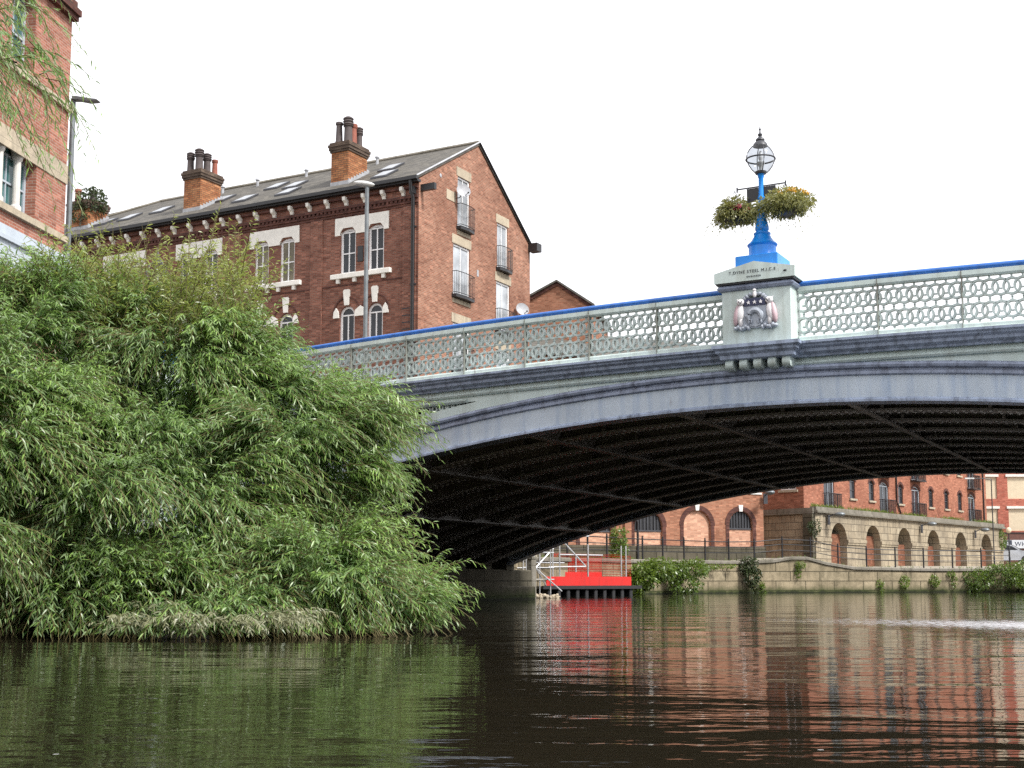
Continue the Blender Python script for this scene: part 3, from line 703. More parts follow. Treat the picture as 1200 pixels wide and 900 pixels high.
# coat of arms in relief: shield with three stars and a hanging fleece, an owl at each side, mantling and crest above
ax, az, ay = .13, 5.12, YF
arms = MB().extr([(ax + x, az + z) for x, z in [(-.40, -.34), (-.26, -.36), (-.12, -.31), (0, -.33), (.12, -.31), (.26, -.36), (.40, -.32), (.38, -.22), (.26, -.2), (.2, .2), (-.2, .2), (-.26, -.2), (-.38, -.22)]], ay - .05, ay + .004).build('coat_of_arms', 'arms_grey', ped)
MB().extr([(ax + x, az + z) for x, z in [(-.21, .10), (-.20, .27), (-.08, .24), (0, .26), (.08, .24), (.20, .27), (.21, .10)]], ay - .085, ay - .02).build('shield_chief', 'arms_navy', arms)
m = MB()
for i in (-1, 0, 1):
    q = [(ax + .12 * i + (.042 if k % 2 == 0 else .018) * math.sin(k * PI / 5), az + .165 + (.042 if k % 2 == 0 else .018) * math.cos(k * PI / 5)) for k in range(10)]
    m.extr(q, ay - .10, ay - .086)
m.build('shield_star', 'arms_white', arms)
m = MB(); m.extr([(ax + x, az + z) for x, z in [(-.22, .10), (.22, .10), (.21, -.14), (.1, -.28), (0, -.31), (-.1, -.28), (-.21, -.14)]], ay - .072, ay - .02); m.build('shield_field', 'arms_grey', arms)
m = MB()
pts = [(ax + .125 * math.cos(t), ay - .085, az - .12 + .13 * math.sin(t)) for t in [-.5 + .26 * k for k in range(17)]]
m.tube(pts, [.03, .04, .05] + [.055] * 11 + [.05, .04, .035], 8)
for dx in (-.12, -.07, .06, .12): m.ell((ax + dx, ay - .08, az - .20), (.022, .03, .06))
m.ell((ax - .15, ay - .09, az - .10), (.05, .04, .04)); m.build('fleece', 'arms_grey', arms, True)
for sx in (-1, 1):
    m = MB(); bx_ = ax + sx * .30
    m.ell((bx_, ay - .05, az - .03), (.085, .07, .19), rot=sx * .12); m.ell((bx_ - sx * .02, ay - .07, az + .185), (.078, .065, .068)); m.ell((bx_ - sx * .015, ay - .06, az - .20), (.045, .05, .09))
    for ear in (-1, 1): m.add([(bx_ - sx * .02 + ear * .05 - .02, ay - .06, az + .23), (bx_ - sx * .02 + ear * .05 + .02, ay - .06, az + .23), (bx_ - sx * .02 + ear * .05, ay - .02, az + .22), (bx_ - sx * .02 + ear * .085, ay - .05, az + .275)], [(0, 1, 3), (1, 2, 3), (2, 0, 3), (0, 2, 1)])
    ow = m.build('owl', 'arms_white', arms, True)
    MB().ell((bx_ + sx * .065, ay - .06, az - .06), (.062, .06, .21), rot=sx * .16).build('wing', 'arms_pink', ow, True)
    m = MB()
    for ex in (-.03, .03): m.ell((bx_ - sx * .03 + ex, ay - .132, az + .19), (.013, .008, .013), 8, 5)
    m.ell((bx_ - sx * .03, ay - .135, az + .165), (.009, .012, .018), 8, 5); m.build('owl_face', 'letter', ow)
    m = MB()
    for k in range(6): m.ell((bx_ + sx * (.09 - .05 * k), ay - .06, az - .31 + .02 * math.sin(k * 2)), (.05, .05, .035), rot=k)
    m.build('scroll', 'arms_grey', arms, True)
m = MB()
for k in range(7):
    t = -1.25 + k * .42; m.ell((ax + .19 * math.sin(t) * 1.1, ay - .05, az + .29 + .05 * math.cos(t * 2)), (.055, .05, .04), rot=t)
m.build('mantling', 'arms_grey', arms, True)
m = MB(); m.ell((ax, ay - .07, az + .32), (.04, .05, .07)); m.ell((ax, ay - .08, az + .395), (.035, .045, .032)); m.build('crest', 'arms_white', arms, True)

# ------------------------------------------------------------------ ornamental lanterns
def lantern(label, loc, full):
    t = thing('ornamental_lamp', label, 'street lamp', loc, ROT, 'blue ornamental lamps on the bridge')
    m = MB(); m.bbox(-.42, .42, -.42, .42, 0, .40, .012); m.build('plinth', 'lamp_blue', t)
    prof = [(.275, .40), (.285, .42), (.275, .44), (.268, .45), (.268, .63), (.285, .65), (.295, .675), (.275, .70), (.235, .73), (.175, .82), (.155, .87), (.165, .885), (.165, .91), (.13, .925), (.12, .955), (.135, .98), (.135, 1.03), (.11, 1.12), (.095, 1.19), (.085, 1.27), (.092, 1.285), (.092, 1.31), (.075, 1.33), (.068, 1.40), (.062, 1.58), (.075, 1.60), (.075, 1.63), (.055, 1.65), (.050, 1.80), (.048, 2.02), (.062, 2.04), (.062, 2.08), (.085, 2.11), (.09, 2.13), (.05, 2.14)]
    m = MB(); m.lathe(prof, n=24); c = m.build('column', 'lamp_blue', t, True)
    m = MB(); m.lathe([(.11, 2.13), (.17, 2.19), (.225, 2.27), (.262, 2.35), (.275, 2.41), (.268, 2.47), (.245, 2.54), (.20, 2.61), (.145, 2.67)], n=28); m.build('glass_globe', 'glassbowl', t, True)
    m = MB(); m.tube([(.283 * math.cos(2 * PI * k / 28), .283 * math.sin(2 * PI * k / 28), 2.40) for k in range(29)], .016, 6, False)
    for k in range(4):
        a = 2 * PI * k / 4 + .55; m.tube([(r * math.cos(a), r * math.sin(a), z) for r, z in [(.118, 2.13), (.178, 2.19), (.232, 2.27), (.268, 2.35), (.282, 2.41), (.275, 2.47), (.252, 2.54), (.207, 2.61), (.15, 2.67)]], .010, 5)
    m.lathe([(.10, 2.10), (.115, 2.12), (.115, 2.15), (.09, 2.16)], n=16)
    m.build('lantern_frame', 'charcoal', t, True)
    m = MB(); m.lathe([(.150, 2.665), (.135, 2.71), (.10, 2.75), (.075, 2.77), (.09, 2.785), (.085, 2.81), (.05, 2.84), (.03, 2.87), (.045, 2.89), (.045, 2.91), (.018, 2.94), (.014, 2.99), (.026, 3.005), (.012, 3.03), (.004, 3.08)], n=16); m.build('finial', 'charcoal', t, True)
    m = MB(); m.lathe([(.03, 2.16), (.035, 2.25), (.075, 2.30), (.08, 2.34), (.03, 2.36)], n=14); m.lathe([(.02, 2.36), (.045, 2.42), (.04, 2.52), (.015, 2.57)], n=12); m.build('lamp_holder', 'silver_reflector', t, True)
    if full:
        m = MB(); m.box(-.50, .50, -.012, .012, 1.845, 1.868)
        for x in (-.49, .49): m.box(x - .012, x + .012, -.014, .014, 1.80, 1.90)
        for x in (-.49, .49): m.tube([(x, 0, 1.85), (x, 0, 1.55)], .004, 4)
        m.build('basket_bracket', 'charcoal', t)
        m = MB()
        for a, b in ((-.29, -.055), (.055, .29)): m.box(a, b, -.014, .014, 1.56, 1.835)
        m.build('banner_plate', 'black', t)
    return t
lamp_loc = bw(.13, .12, rail_z(0) + .14)
lantern('blue ornamental lamp with glass globe on the crested bridge pedestal', lamp_loc, True)
def basket(label, loc, rx, rz_, red, n):
    t = thing('hanging_basket', label, 'flower basket', loc, ROT, 'hanging baskets on the blue lamp')
    m = MB(); m.lathe([(.05, -.20), (.16, -.19), (.22, -.14), (.25, -.05), (.26, .03), (.275, .035), (.275, .065), (.24, .065), (.22, .0)], n=22); m.build('bowl', 'black', t, True)
    m = MB()
    for k in range(4): a = PI / 4 + k * PI / 2; m.tube([(.24 * math.cos(a), .24 * math.sin(a), .05), (0, 0, .47)], .004, 4)
    m.build('hanger', 'charcoal', t)
    L = Leaves()
    leafball(L, (0, 0, .10), (rx * .8, rx * .8, rz_), n, .095, .034, .55); leafball(L, (0, 0, .02), (rx, rx, rz_ * .8), int(n * 1.1), .085, .028, .45)
    st = sphere(160); st[:, 2] = np.abs(st[:, 2]) * .7 + .1
    sprays(L, st * np.array([.12, .12, .08]), unit(st), rng.uniform(.25, rx * 1.05, 160), 10, .07, .026, rng.uniform(.2, .9, 160), rng.uniform(.2, .8, 160))
    for _ in range(9):
        c = sphere(1)[0] * np.array([rx, rx, rz_]) * .9; leafball(L, c, (rx * .34, rx * .34, rz_ * .4), int(n * .12), .08, .028, rng.uniform(.1, .9))
    q = rng.uniform(0, 2 * PI, 70); st = np.stack([.25 * np.cos(q), .25 * np.sin(q), np.full(70, .03)], 1)
    sprays(L, st, unit(np.stack([np.cos(q), np.sin(q), rng.uniform(-.6, .3, 70)], 1)), rng.uniform(.15, .42, 70), 9, .06, .024, rng.uniform(.6, 1.6, 70), rng.uniform(.1, .8, 70))
    L.build('foliage', 'basket_leaf', t)
    L = Leaves()
    for _ in range(34 if red else 22):
        d = sphere(1)[0]; d[2] = abs(d[2]) * .8 - .1
        if red: c = d * np.array([rx, rx, rz_ * 1.0]) * rng.uniform(.75, 1.0)
        else: c = np.array([.15, -.05, .2]) + d * np.array([rx * .55, rx * .55, rz_ * .5])
        leafball(L, c, (.03, .03, .025), 10, .042, .036, rng.uniform(0, 1))
    L.build('flowers', 'petal_red' if red else 'petal_yellow', t)
zb = rail_z(0) + .14
basket('hanging basket of red and pink flowers on left of blue lamp', bw(-.41, .12, 7.24 - .02), .40, .24, True, 700)
basket('hanging basket of yellow flowers in exposed black bowl beside blue lamp', bw(.66, -.02, 7.19), .52, .25, False, 800)
lantern('blue ornamental lamp half hidden by willow leaves at the left bridge end', bw(-15.7, .12, rail_z(15.7) + .17), False)
m = MB(); zz = zt(15.7); m.bbox(-16.45, -14.95, -.36, .6, 4.0 - 3, rail_z(15.7) + .02, .02); m.extr([(-16.55, rail_z(15.7) + .02), (-14.85, rail_z(15.7) + .02), (-14.85, rail_z(15.7) + .14), (-15.7, rail_z(15.7) + .30), (-16.55, rail_z(15.7) + .14)], -.46, .7)
m.build('end_pedestal', 'pale_green', bridge)
m = MB(); m.bbox(14.95, 16.45, -.36, .6, 1., rail_z(15.7) + .02, .02); m.extr([(14.85, rail_z(15.7) + .02), (16.55, rail_z(15.7) + .02), (16.55, rail_z(15.7) + .14), (15.7, rail_z(15.7) + .30), (14.85, rail_z(15.7) + .14)], -.46, .7)
m.build('end_pedestal', 'pale_green', bridge)

# ------------------------------------------------------------------ plain street lamps
def street_lamp(label, loc, h, rz, arm, head):
    t = thing('street_lamp', label, 'street lamp', loc, rz, 'tall grey street lamps')
    MB().lathe([(.13, 0), (.13, 1.3), (.10, 1.36), (.098, h * .45), (.11, h * .45 + .01), (.11, h * .45 + .07), (.085, h * .45 + .08), (.075, h)], n=14).build('pole', 'grey_steel', t, True)
    if head == 'flat':
        m = MB(); m.tube([(0, 0, h - .05), (.22, 0, h + .02)], .035, 8); m.build('arm', 'grey_steel', t)
        m = MB(); m.extr([(.0, h + .05), (.15, h + .04), (.60, h - .055), (.74, h - .075), (.80, h - .10), (.74, h - .125), (.5, h - .13), (.2, h - .06), (.03, h - .05)], -.13, .13); m.build('lamp_head', 'grey_steel', t)
    else:
        m = MB(); m.ell((-.12, 0, h + .03), (.42, .17, .11), 16, 8, rot=-.12); m.build('lamp_head', 'pale_steel', t, True)
        MB().ell((-.14, 0, h - .02), (.34, .14, .08), 14, 6, rot=-.12).build('lamp_glass', 'skylight', t, True)
    return t
street_lamp('tall grey street lamp with flat dark head beside the left brick building', (-12.95, 37, 4.3), 9.85, R(-8), 1, 'flat')
street_lamp('grey street lamp with pale rounded head before the brick house', (-5.62, 49, 4.3), 11.0, R(0), 0, 'oval')
t = thing('road_sign', 'round white road sign on the left street lamp pole', 'sign', (-12.62, 36.8, 8.75), R(12))
MB().extr([(.21 * math.cos(a), .30 * math.sin(a)) for a in [2 * PI * k / 20 for k in range(20)]], -.02, .02).build('sign_plate', 'pale_steel', t)
MB().box(-.34, -.18, -.012, .03, -.1, -.06).build('clamp', 'grey_steel', t)
# ------------------------------------------------------------------ brick house (local: front along -x at y = 0, gable along +y at x = 0)
H = thing('brick_house', 'tall red brick house with slate roof, white sash windows and chimney stacks beyond the bridge', 'house', (-3.98, 54, 0), ROT)
PAIRS = [2.93, 7.76, 12.25, 17.0, 21.6, 26.2]
ops_f = []; upper = []; lower = []
for c in PAIRS:
    for d in (-.74, .74):
        x = -(c + d); upper.append((x - .42, x + .42, 13.38, 15.42, .16)); lower.append((x - .40, x + .40, 10.25, 11.95, .40))
        ops_f.append((x - .42, x + .42, 6.2, 8.6, .2))
m = wall(MB(), -29, 0, 2.5, 17.05, upper + lower + ops_f, .22)
wf = m.build('front_wall', 'brick_front', H)
for x0, x1, z0, z1, r in upper: window(H, x0, x1, z0, z1, r, d=.10, gl='warm_glass' if -9.2 < x0 < -6 else 'glass', fr=.10, bar=.055)
for x0, x1, z0, z1, r in lower: window(H, x0, x1, z0, z1, r, d=.10, fr=.10, bar=.06, rows=1)
for x0, x1, z0, z1, r in ops_f: window(H, x0, x1, z0, z1, r, d=.10)
lint, sill, keys, rings = MB(), MB(), MB(), MB()
for c in PAIRS:
    a, b = -(c + 1.42), -(c - 1.42)
    # white head block stepping down at both ends and over the pier, cut round the window heads
    z0, z1 = 15.02, 15.92
    pts = [(a, z1), (a, z0 + .12), (-(c + .74) - .42, z0 + .12)] + [(-(c + .74) - .42, 15.25), (-(c + .74) - .26, 15.45), (-(c + .74) + .26, 15.45), (-(c + .74) + .42, 15.25)] + \
          [(-(c + .74) + .42, z0 + .12), (-(c - .74) - .42, z0 + .12)] + [(-(c - .74) - .42, 15.25), (-(c - .74) - .26, 15.45), (-(c - .74) + .26, 15.45), (-(c - .74) + .42, 15.25)] + [(-(c - .74) + .42, z0 + .12), (b, z0 + .12), (b, z1)]
    lint.extr(pts, -.045, .12)
    sill.bbox(a - .16, b + .16, -.16, .12, 13.18, 13.39, .02)
    for d in (-1.2, -.32, .32, 1.2): sill.box(-(c + d) - .08, -(c + d) + .08, -.12, -.004, 12.98, 13.176)
    for d in (-.74, .74):
        x = -(c + d)
        keys.extr([(x - .11, 11.98), (x + .11, 11.98), (x + .18, 12.62), (x + .12, 12.68), (x - .12, 12.68), (x - .18, 12.62)], -.07, .004)
        ar = arc_pts(x - .74, x + .74, 11.62, .74, 18)
        for (p, q), (r, s_) in zip(ar, ar[1:]):
            k = .60 / .74; cx, cz = x, 11.62
            f = lambda u_, v_: (cx + (u_ - cx) * k * .95, cz + (v_ - cz) * k * .95)
            (p2, q2), (r2, s2) = f(p, q), f(r, s_)
            k = 1.0
            rings.extr([(p, q), (r, s_), (cx + (r - cx) * .92, cz + (s_ - cz) * .92), (cx + (p - cx) * .92, cz + (q - cz) * .92)], -.05, .003)
    for x, wd in ((-(c + 1.30), .30), (-c, .62), (-(c - 1.30), .30)):
        keys.extr([(x - wd / 2, 11.45), (x + wd / 2, 11.45), (x + wd / 2 - .02, 11.72), (x + .0, 11.90), (x - wd / 2 + .02, 11.72)], -.06, .004)
lint.split('window_head', 'white_stone', wf); sill.split('window_sill', 'white_stone', wf); keys.split('keystone', 'white_stone', wf); rings.build('arch_ring', 'brick_dark', wf)
# cornice: corbel courses, dentils, white brackets; shallow piers between the bays
m = MB()
for z0, z1, p in ((16.72, 16.80, .13), (16.10, 16.18, .07), (16.30, 16.42, .10), (15.98, 16.04, .04), (12.86, 12.92, .02)): m.box(-29, -.02, -p, .003, z0, z1)
x = -28.9
while x < -.2: m.box(x, x + .11, -.085, .002, 16.184, 16.296); x += .22
m.build('brick_cornice', 'brick_dark', wf)
m = MB()
for c in (.45, 5.35, 10.0, 14.6, 19.3, 23.9): m.box(-c - .32, -c + .32, -.06, .003, 2.5, 15.97)
m.split('brick_pier', 'brick_front', wf)
m = MB()
for i in range(29):
    x = -.75 - i * 1.0
    m.add([(x + s_, y, z) for s_ in (-.075, .075) for y, z in ((-.002, 16.40), (-.09, 16.45), (-.13, 16.56), (-.27, 16.64), (-.29, 16.80), (-.002, 16.80))], [(0, 1, 2, 3, 4, 5), (11, 10, 9, 8, 7, 6)] + [(k, k + 6, (k + 1) % 6 + 6, (k + 1) % 6) for k in range(6)])
m.split('eaves_bracket', 'white_stone', wf)
m = MB(); m.box(-29, .12, -.42, -.27, 17.02, 17.17); m.box(-29, .1, -.27, .0, 16.95, 17.06); m.build('gutter', 'black', H)
m = MB(); m.tube([(-.22, -.33, 17.0), (-.22, -.30, 16.6), (-.22, -.12, 16.3), (-.22, -.12, 4.4)], .075, 8); m.box(-.33, -.11, -.26, -.05, 16.45, 16.75)
for z in (15, 12.5, 10): m.box(-.34, -.10, -.13, .0, z, z + .06)
m.build('downpipe', 'black', H, True)
m = MB(); m.box(-.72, -.42, -.05, .0, 10.4, 11.85); m.box(-3.12, -2.84, -.05, .0, 13.85, 14.55)
for z in (10.6, 10.9, 11.2, 11.5): m.box(-.76, -.38, -.065, -.05, z, z + .05)
m.build('vent_plate', 'black', H)
# gable
gtop = [(0, 17.15), (5.05, 20.2), (10.2, 16.55)]
gw = [(3.22, 4.28, 15.82, 18.15), (2.85, 4.30, 12.66, 14.98), (6.86, 7.90, 14.72, 16.90), (6.78, 8.10, 11.70, 14.08), (2.85, 4.30, 9.3, 11.4), (6.78, 8.1, 8.5, 10.8)]
m = wall(MB(), 0, 10.2, .6, gtop, gw, .16, 'y', 0., -1); wg = m.build('gable_wall', 'brick_gable', H)
m = MB(); m.poly([(-29, 10.2, .6), (0, 10.2, .6), (0, 10.2, 16.5), (-29, 10.2, 16.5)]); m.poly([(-29, 0, 2.5), (-29, 10.2, 2.5), (-29, 10.2, 16.5), (-29, 0, 17)]); m.build('rear_wall', 'brick_gable', H)
m = MB()
for a0, a1, z0, z1 in gw: m.box(-.03, .02, a0 - .12, a1 + .12, z1 + .002, z1 + .42); m.box(-.03, .03, a0 - .05, a1 + .05, z0 - .36, z0 - .16)
m.box(-.02, .02, 2.25, 3.0, 16.85, 17.3); m.split('gable_lintel', 'stone_buff', wg)
for a0, a1, z0, z1 in gw:
    wn = window(H, a0, a1, z0, z1, 0, 'y', 0., -1, .05, .085, 2, 1, gl='curtain_glass')
    m = MB(); h0 = z0
    m.add([(.0 + x, y, z) for z in (h0 - .14, h0 - .0) for x, y in ((0.004, a0 - .12), (.22, a0 - .08), (.30, (a0 + a1) / 2), (.22, a1 + .08), (.004, a1 + .12))], [(4, 3, 2, 1, 0), (5, 6, 7, 8, 9)] + [(i, (i + 1) % 5, (i + 1) % 5 + 5, i + 5) for i in range(5)])
    bow = lambda t: (.23 + .08 * math.sin(PI * t), a0 - .08 + (a1 - a0 + .16) * t)
    for z in (h0 + .06, h0 + 1.02): m.tube([(.0, a0 - .08, z)] + [(*bow(k / 8), z) for k in range(9)] + [(.0, a1 + .08, z)], .018, 5)
    for k in range(15): x, y = bow(k / 14); m.tube([(x, y, h0 - .02), (x, y, h0 + 1.02)], .0085, 4)
    for y in (a0 - .08, a1 + .08): m.tube([(.12, y, h0), (.12, y, h0 + 1.02)], .009, 4)
    m.build('balcony_rail', 'black', wn)
m = MB(); m.box(.0, .7, .12, .30, 16.62, 16.9); m.box(.01, .5, 10.0, 10.5, 16.2, 16.6); m.split('gutter_end', 'black', H)
m = MB(); m.ell((.01, 1.75, 17.75), (.02, .09, .09)); m.box(-.01, .02, 4.95, 5.1, 13.9, 14.2); m.build('wall_plate', 'lead', wg)
# roof
sl = (20.22 - 17.15) / 5.35
rz_ = lambda y: 17.15 + (y + .3) * sl
m = MB()
P_ = lambda x, y, d=0: (x, y, rz_(y) - d)
m.poly([P_(.06, -.3), P_(.06, 5.05), P_(-19.6, 5.05), P_(-22.6, 2.6), P_(-29, 2.6), P_(-29, -.3)])
m.poly([P_(.06, 5.05), (.06, 10.55, 16.35), (-29, 10.55, 16.35), (-29, 2.6, rz_(2.6)), P_(-22.6, 2.6), P_(-19.6, 5.05)])
m.poly([P_(.06, -.3, .12), P_(.06, 5.05, .12), (.06, 10.55, 16.23), (.06, 10.55, 16.35), P_(.06, 5.05), P_(.06, -.3)])
m.poly([P_(.06, -.3, .12), P_(-29, -.3, .12), P_(-29, -.3), P_(.06, -.3)])
m.poly([P_(.06, -.3, .12), P_(.06, 5.05, .12), P_(-29, 2.6, .12), P_(-29, -.3, .12)])
rf = m.build('roof', 'slate', H)
m = MB(); m.tube([(.05, 5.05, 20.24), (-19.6, 5.05, 20.24)], .10, 6); m.tube([(-19.6, 5.05, 20.24), (-22.6, 2.6, rz_(2.6) + .03)], .09, 6); m.tube([(-22.6, 2.6, rz_(2.6) + .03), (-29, 2.6, rz_(2.6) + .03)], .09, 6); m.build('ridge_tiles', 'stone_grey', rf)
m = MB(); m.tube([(.07, -.3, 17.17), (.07, 5.05, 20.24)], .05, 4); m.build('verge_flashing', 'lead', rf)
m = MB(); m.tube([(.09, 5.05, 20.22), (.09, 10.55, 16.33)], .055, 4); m.build('bargeboard', 'black', rf)
for x, y in ((-10.7, 1.35), (-10.3, 3.2), (-8.7, 2.6), (-8.0, 1.2), (-12.9, 2.3), (-3.2, 2.6), (-2.6, 1.2), (-16.9, 2.3), (-18.7, 1.9), (-20.2, 1.7)):
    m = MB(); q = [(x + a, y + b, rz_(y + b) + d) for d in (.015, .09) for a, b in ((-.42, -.5), (.42, -.5), (.42, .5), (-.42, .5))]
    m.add(q, [(4, 5, 6, 7), (0, 1, 5, 4), (1, 2, 6, 5), (2, 3, 7, 6), (3, 0, 4, 7)]); sk = m.build('skylight', 'charcoal', rf)
    m = MB(); m.poly([(x + a, y + b, rz_(y + b) + .098) for a, b in ((-.33, -.40), (.33, -.40), (.33, .40), (-.33, .40))]); m.build('skylight_pane', 'skylight', sk)
for x, y in ((-14.6, 4.2), (-9.5, 4.5), (-5.2, 4.4), (-12.5, 4.4), (-4.9, 1.9)):
    MB().lathe([(.07, rz_(y) - .05), (.07, rz_(y) + .28), (.12, rz_(y) + .3), (.10, rz_(y) + .38)], (x, y), 8).build('roof_vent', 'lead', rf)
def stack(x0, x1, y0, y1, ztop, pots, ivy=False):
    m = MB(); m.box(x0, x1, y0, y1, rz_(y0) - .3, ztop - .45); c = m.build('chimney_stack', 'brick_stack', H)
    m = MB()
    for k, (e, a, b) in enumerate(((.05, ztop - .46, ztop - .36), (.09, ztop - .36, ztop - .22), (.12, ztop - .22, ztop - .10), (.07, ztop - .10, ztop))): m.box(x0 - e, x1 + e, y0 - e, y1 + e, a, b - .001)
    m.build('chimney_cap', 'brick_sooty', c)
    m = MB(); e = .025
    for ya in np.arange(y0, y1 - .01, .2): m.box(x1 - .01, x1 + e, ya, ya + .2, rz_(ya) - .1, rz_(ya) + .24)
    m.box(x0 - e, x1 + e, y0 - e, y0 + .02, rz_(y0) - .05, rz_(y0) + .16); m.build('flashing', 'lead', c)
    for px, py, h, r, kind in pots:
        m = MB(); z = ztop - .02
        if kind == 'louvre': m.lathe([(r * 1.15, z), (r, z + .06), (r * .9, z + h * .62), (r * 1.15, z + h * .64)] + [(r * (1.25 if k % 2 else 1.02), z + h * (.66 + .05 * k)) for k in range(6)] + [(r * 1.1, z + h * .95), (r * .6, z + h)], (px, py), 14)
        elif kind == 'red': m.lathe([(r * 1.25, z), (r * 1.1, z + .1), (r * .95, z + h * .8), (r * 1.2, z + h * .85), (r * 1.2, z + h), (r * .8, z + h), (r * .8, z + h - .06)], (px, py), 14)
        else: m.lathe([(r * 1.5, z), (r * 1.1, z + h * .15), (r * .9, z + h * .85), (r * 1.15, z + h * .88), (r * 1.15, z + h * .97), (r * .8, z + h), (r * .8, z + h - .05)], (px, py), 14)
        m.build('chimney_pot', 'pot_red' if kind == 'red' else 'pot_grey', c, True)
stack(-5.2, -4.25, .75, 2.2, 19.75, [(-4.95, .98, 1.05, .15, 'plain'), (-4.5, 1.05, 1.25, .20, 'louvre'), (-4.6, 1.55, 1.05, .18, 'red'), (-4.55, 1.97, 1.05, .16, 'louvre')])
stack(-14.05, -13.0, .8, 2.25, 19.82, [(-13.85, 1.0, 1.0, .17, 'louvre'), (-13.3, 1.0, 1.1, .19, 'louvre'), (-13.25, 1.5, 1.0, .18, 'louvre'), (-13.2, 2.0, .8, .13, 'red')])
stack(-22.3, -20.9, 1.2, 2.5, 19.55, [(-22.0, 1.5, .75, .15, 'red'), (-21.3, 1.9, .7, .18, 'plain')])
cv = thing('ivy_plant', 'dark ivy smothering the far left chimney stack of the brick house', 'plant', tuple(Matrix.Translation((-3.98, 54, 0)) @ Matrix.Rotation(ROT, 4, 'Z') @ Vector((-21.3, 1.6, 19.0))), ROT)
L = Leaves(); leafball(L, (.1, .1, .55), (.85, .75, .75), 900, .16, .10, .3); leafball(L, (-.2, -.4, -.1), (.7, .5, .5), 350, .15, .09, .4); L.build('foliage', 'ivy', cv)
MB().tube([(0, -.55, -.9), (.1, -.5, 0), (.0, -.2, .8)], [.05, .04, .02], 5).build('stem', 'bark', cv)
def dish(label, a, z):
    d = thing('satellite_dish', label, 'satellite dish', tuple(Matrix.Translation((-3.98, 54, 0)) @ Matrix.Rotation(ROT, 4, 'Z') @ Vector((.0, a, z))), ROT, 'satellite dishes on the gable')
    m = MB(); m.lathe([(.02, .0), (.18, .02), (.28, .055), (.33, .09), (.325, .095), (.27, .07), (.17, .035), (.02, .015)], n=18)
    o = m.build('dish', 'lead', d, True); o.location = (.32, 0, 0); o.rotation_euler = (R(15), R(72), R(-25))
    m = MB(); m.tube([(0, 0, -.25), (.16, 0, -.25), (.28, 0, -.02)], .022, 6); m.tube([(.32, 0, -.25), (.62, -.05, -.12)], .014, 5); m.ell((.63, -.05, -.1), (.05, .04, .04)); m.build('arm', 'charcoal', d, True)
dish('grey satellite dish beside the top gable window', 3.15, 17.35)
dish('grey satellite dish at the foot of the gable near its far right corner', 8.75, 13.0)
# low brick outbuilding behind
t = thing('brick_outbuilding', 'small red brick gable with grey slate roof peeping over the bridge right of the house', 'building', (.2, 78, 0), R(-12))
m = wall(MB(), 0, 4.6, .6, [(0, 16.7), (2.6, 18.0), (4.6, 16.6)], [], .2); m.poly([(0, 0, 3), (0, 8, 3), (0, 8, 16.7), (0, 0, 16.7)]); m.poly([(4.6, 0, 3), (4.6, 8, 3), (4.6, 8, 16.6), (4.6, 0, 16.6)]); m.build('wall', 'brick_ware', t)
m = MB(); m.add([(x, y, z) for y in (-.22, 8.2) for x, z in ((-.3, 16.6), (2.6, 18.08), (2.6, 18.2), (-.3, 16.74), )], [(0, 1, 2, 3), (7, 6, 5, 4), (0, 4, 5, 1), (1, 5, 6, 2), (2, 6, 7, 3), (3, 7, 4, 0)])
m.add([(x, y, z) for y in (-.22, 8.2) for x, z in ((4.9, 16.45), (2.6, 18.08), (2.6, 18.2), (4.9, 16.6))], [(3, 2, 1, 0), (4, 5, 6, 7), (1, 5, 4, 0), (2, 6, 5, 1), (3, 7, 6, 2), (0, 4, 7, 3)]); m.build('roof', 'slate', t)
m = MB(); m.extr([(-.25, 16.42), (2.6, 17.86), (4.85, 16.27), (4.9, 16.45), (2.6, 18.06), (-.3, 16.6)], -.10, .0); m.build('brick_verge', 'brick_dark', t)

# ------------------------------------------------------------------ left office building (local x runs away along its face, y into the building)
LB = thing('office_building', 'red brick office building with stone bands at the left edge behind willow strands', 'building', (-12.01, 34, 0), R(82))
wo_ = [(-4.4, -1.58, 9.22, 11.06, .45), (-3.05, -1.92, 12.95, 15.05, .35), (-8.6, -5.8, 9.22, 11.06, .45), (-8.2, -7.0, 12.95, 15.05, .35), (-4.2, -1.2, 4.9, 7.4)]
m = wall(MB(), -14, 0, 2.5, 21, wo_, .38)
m.poly([(0, 0, 2.5), (0, 12, 2.5), (0, 12, 21), (0, 0, 21)]); m.poly([(-14, 0, 2.5), (-14, 12, 2.5), (-14, 12, 21), (-14, 0, 21)])
lw_ = m.build('wall', 'brick_left', LB)
m = MB(); m.poly([(-14, -.1, 21), (.1, -.1, 21), (.1, 12, 21), (-14, 12, 21)]); m.build('roof', 'slate', LB)
for o_ in wo_: window(LB, *o_[:4], o_[4] if len(o_) > 4 else 0, d=.28, fr=.09, cols=3 if o_[1] - o_[0] > 2 else 2, rows=2, mat='fascia_grey', gl='glass_teal')
m = MB()
m.box(-14, .03, -.03, .01, 10.62, 11.13)
for a, b in ((-14, .06),): m.box(a, b, -.10, .01, 9.0, 9.17); m.box(a, b, -.09, .01, 12.62, 12.80)
m.split('stone_band', 'stone_buff', lw_)
m = MB(); m.box(-14, .07, -.16, .01, 15.2, 15.32); m.box(-14, .07, -.24, .01, 15.322, 15.5); m.box(-14, .05, -.12, .01, 15.502, 15.75); m.build('string_course', 'brick_dark', lw_)
m = MB(); m.box(-14, .05, -.14, .01, 7.62, 8.24); m.box(-14, .06, -.22, .01, 8.242, 8.34); m.box(-14, .04, -.1, .01, 8.342, 8.99 - .35); m.build('shop_fascia', 'fascia_grey', LB)
m = MB()
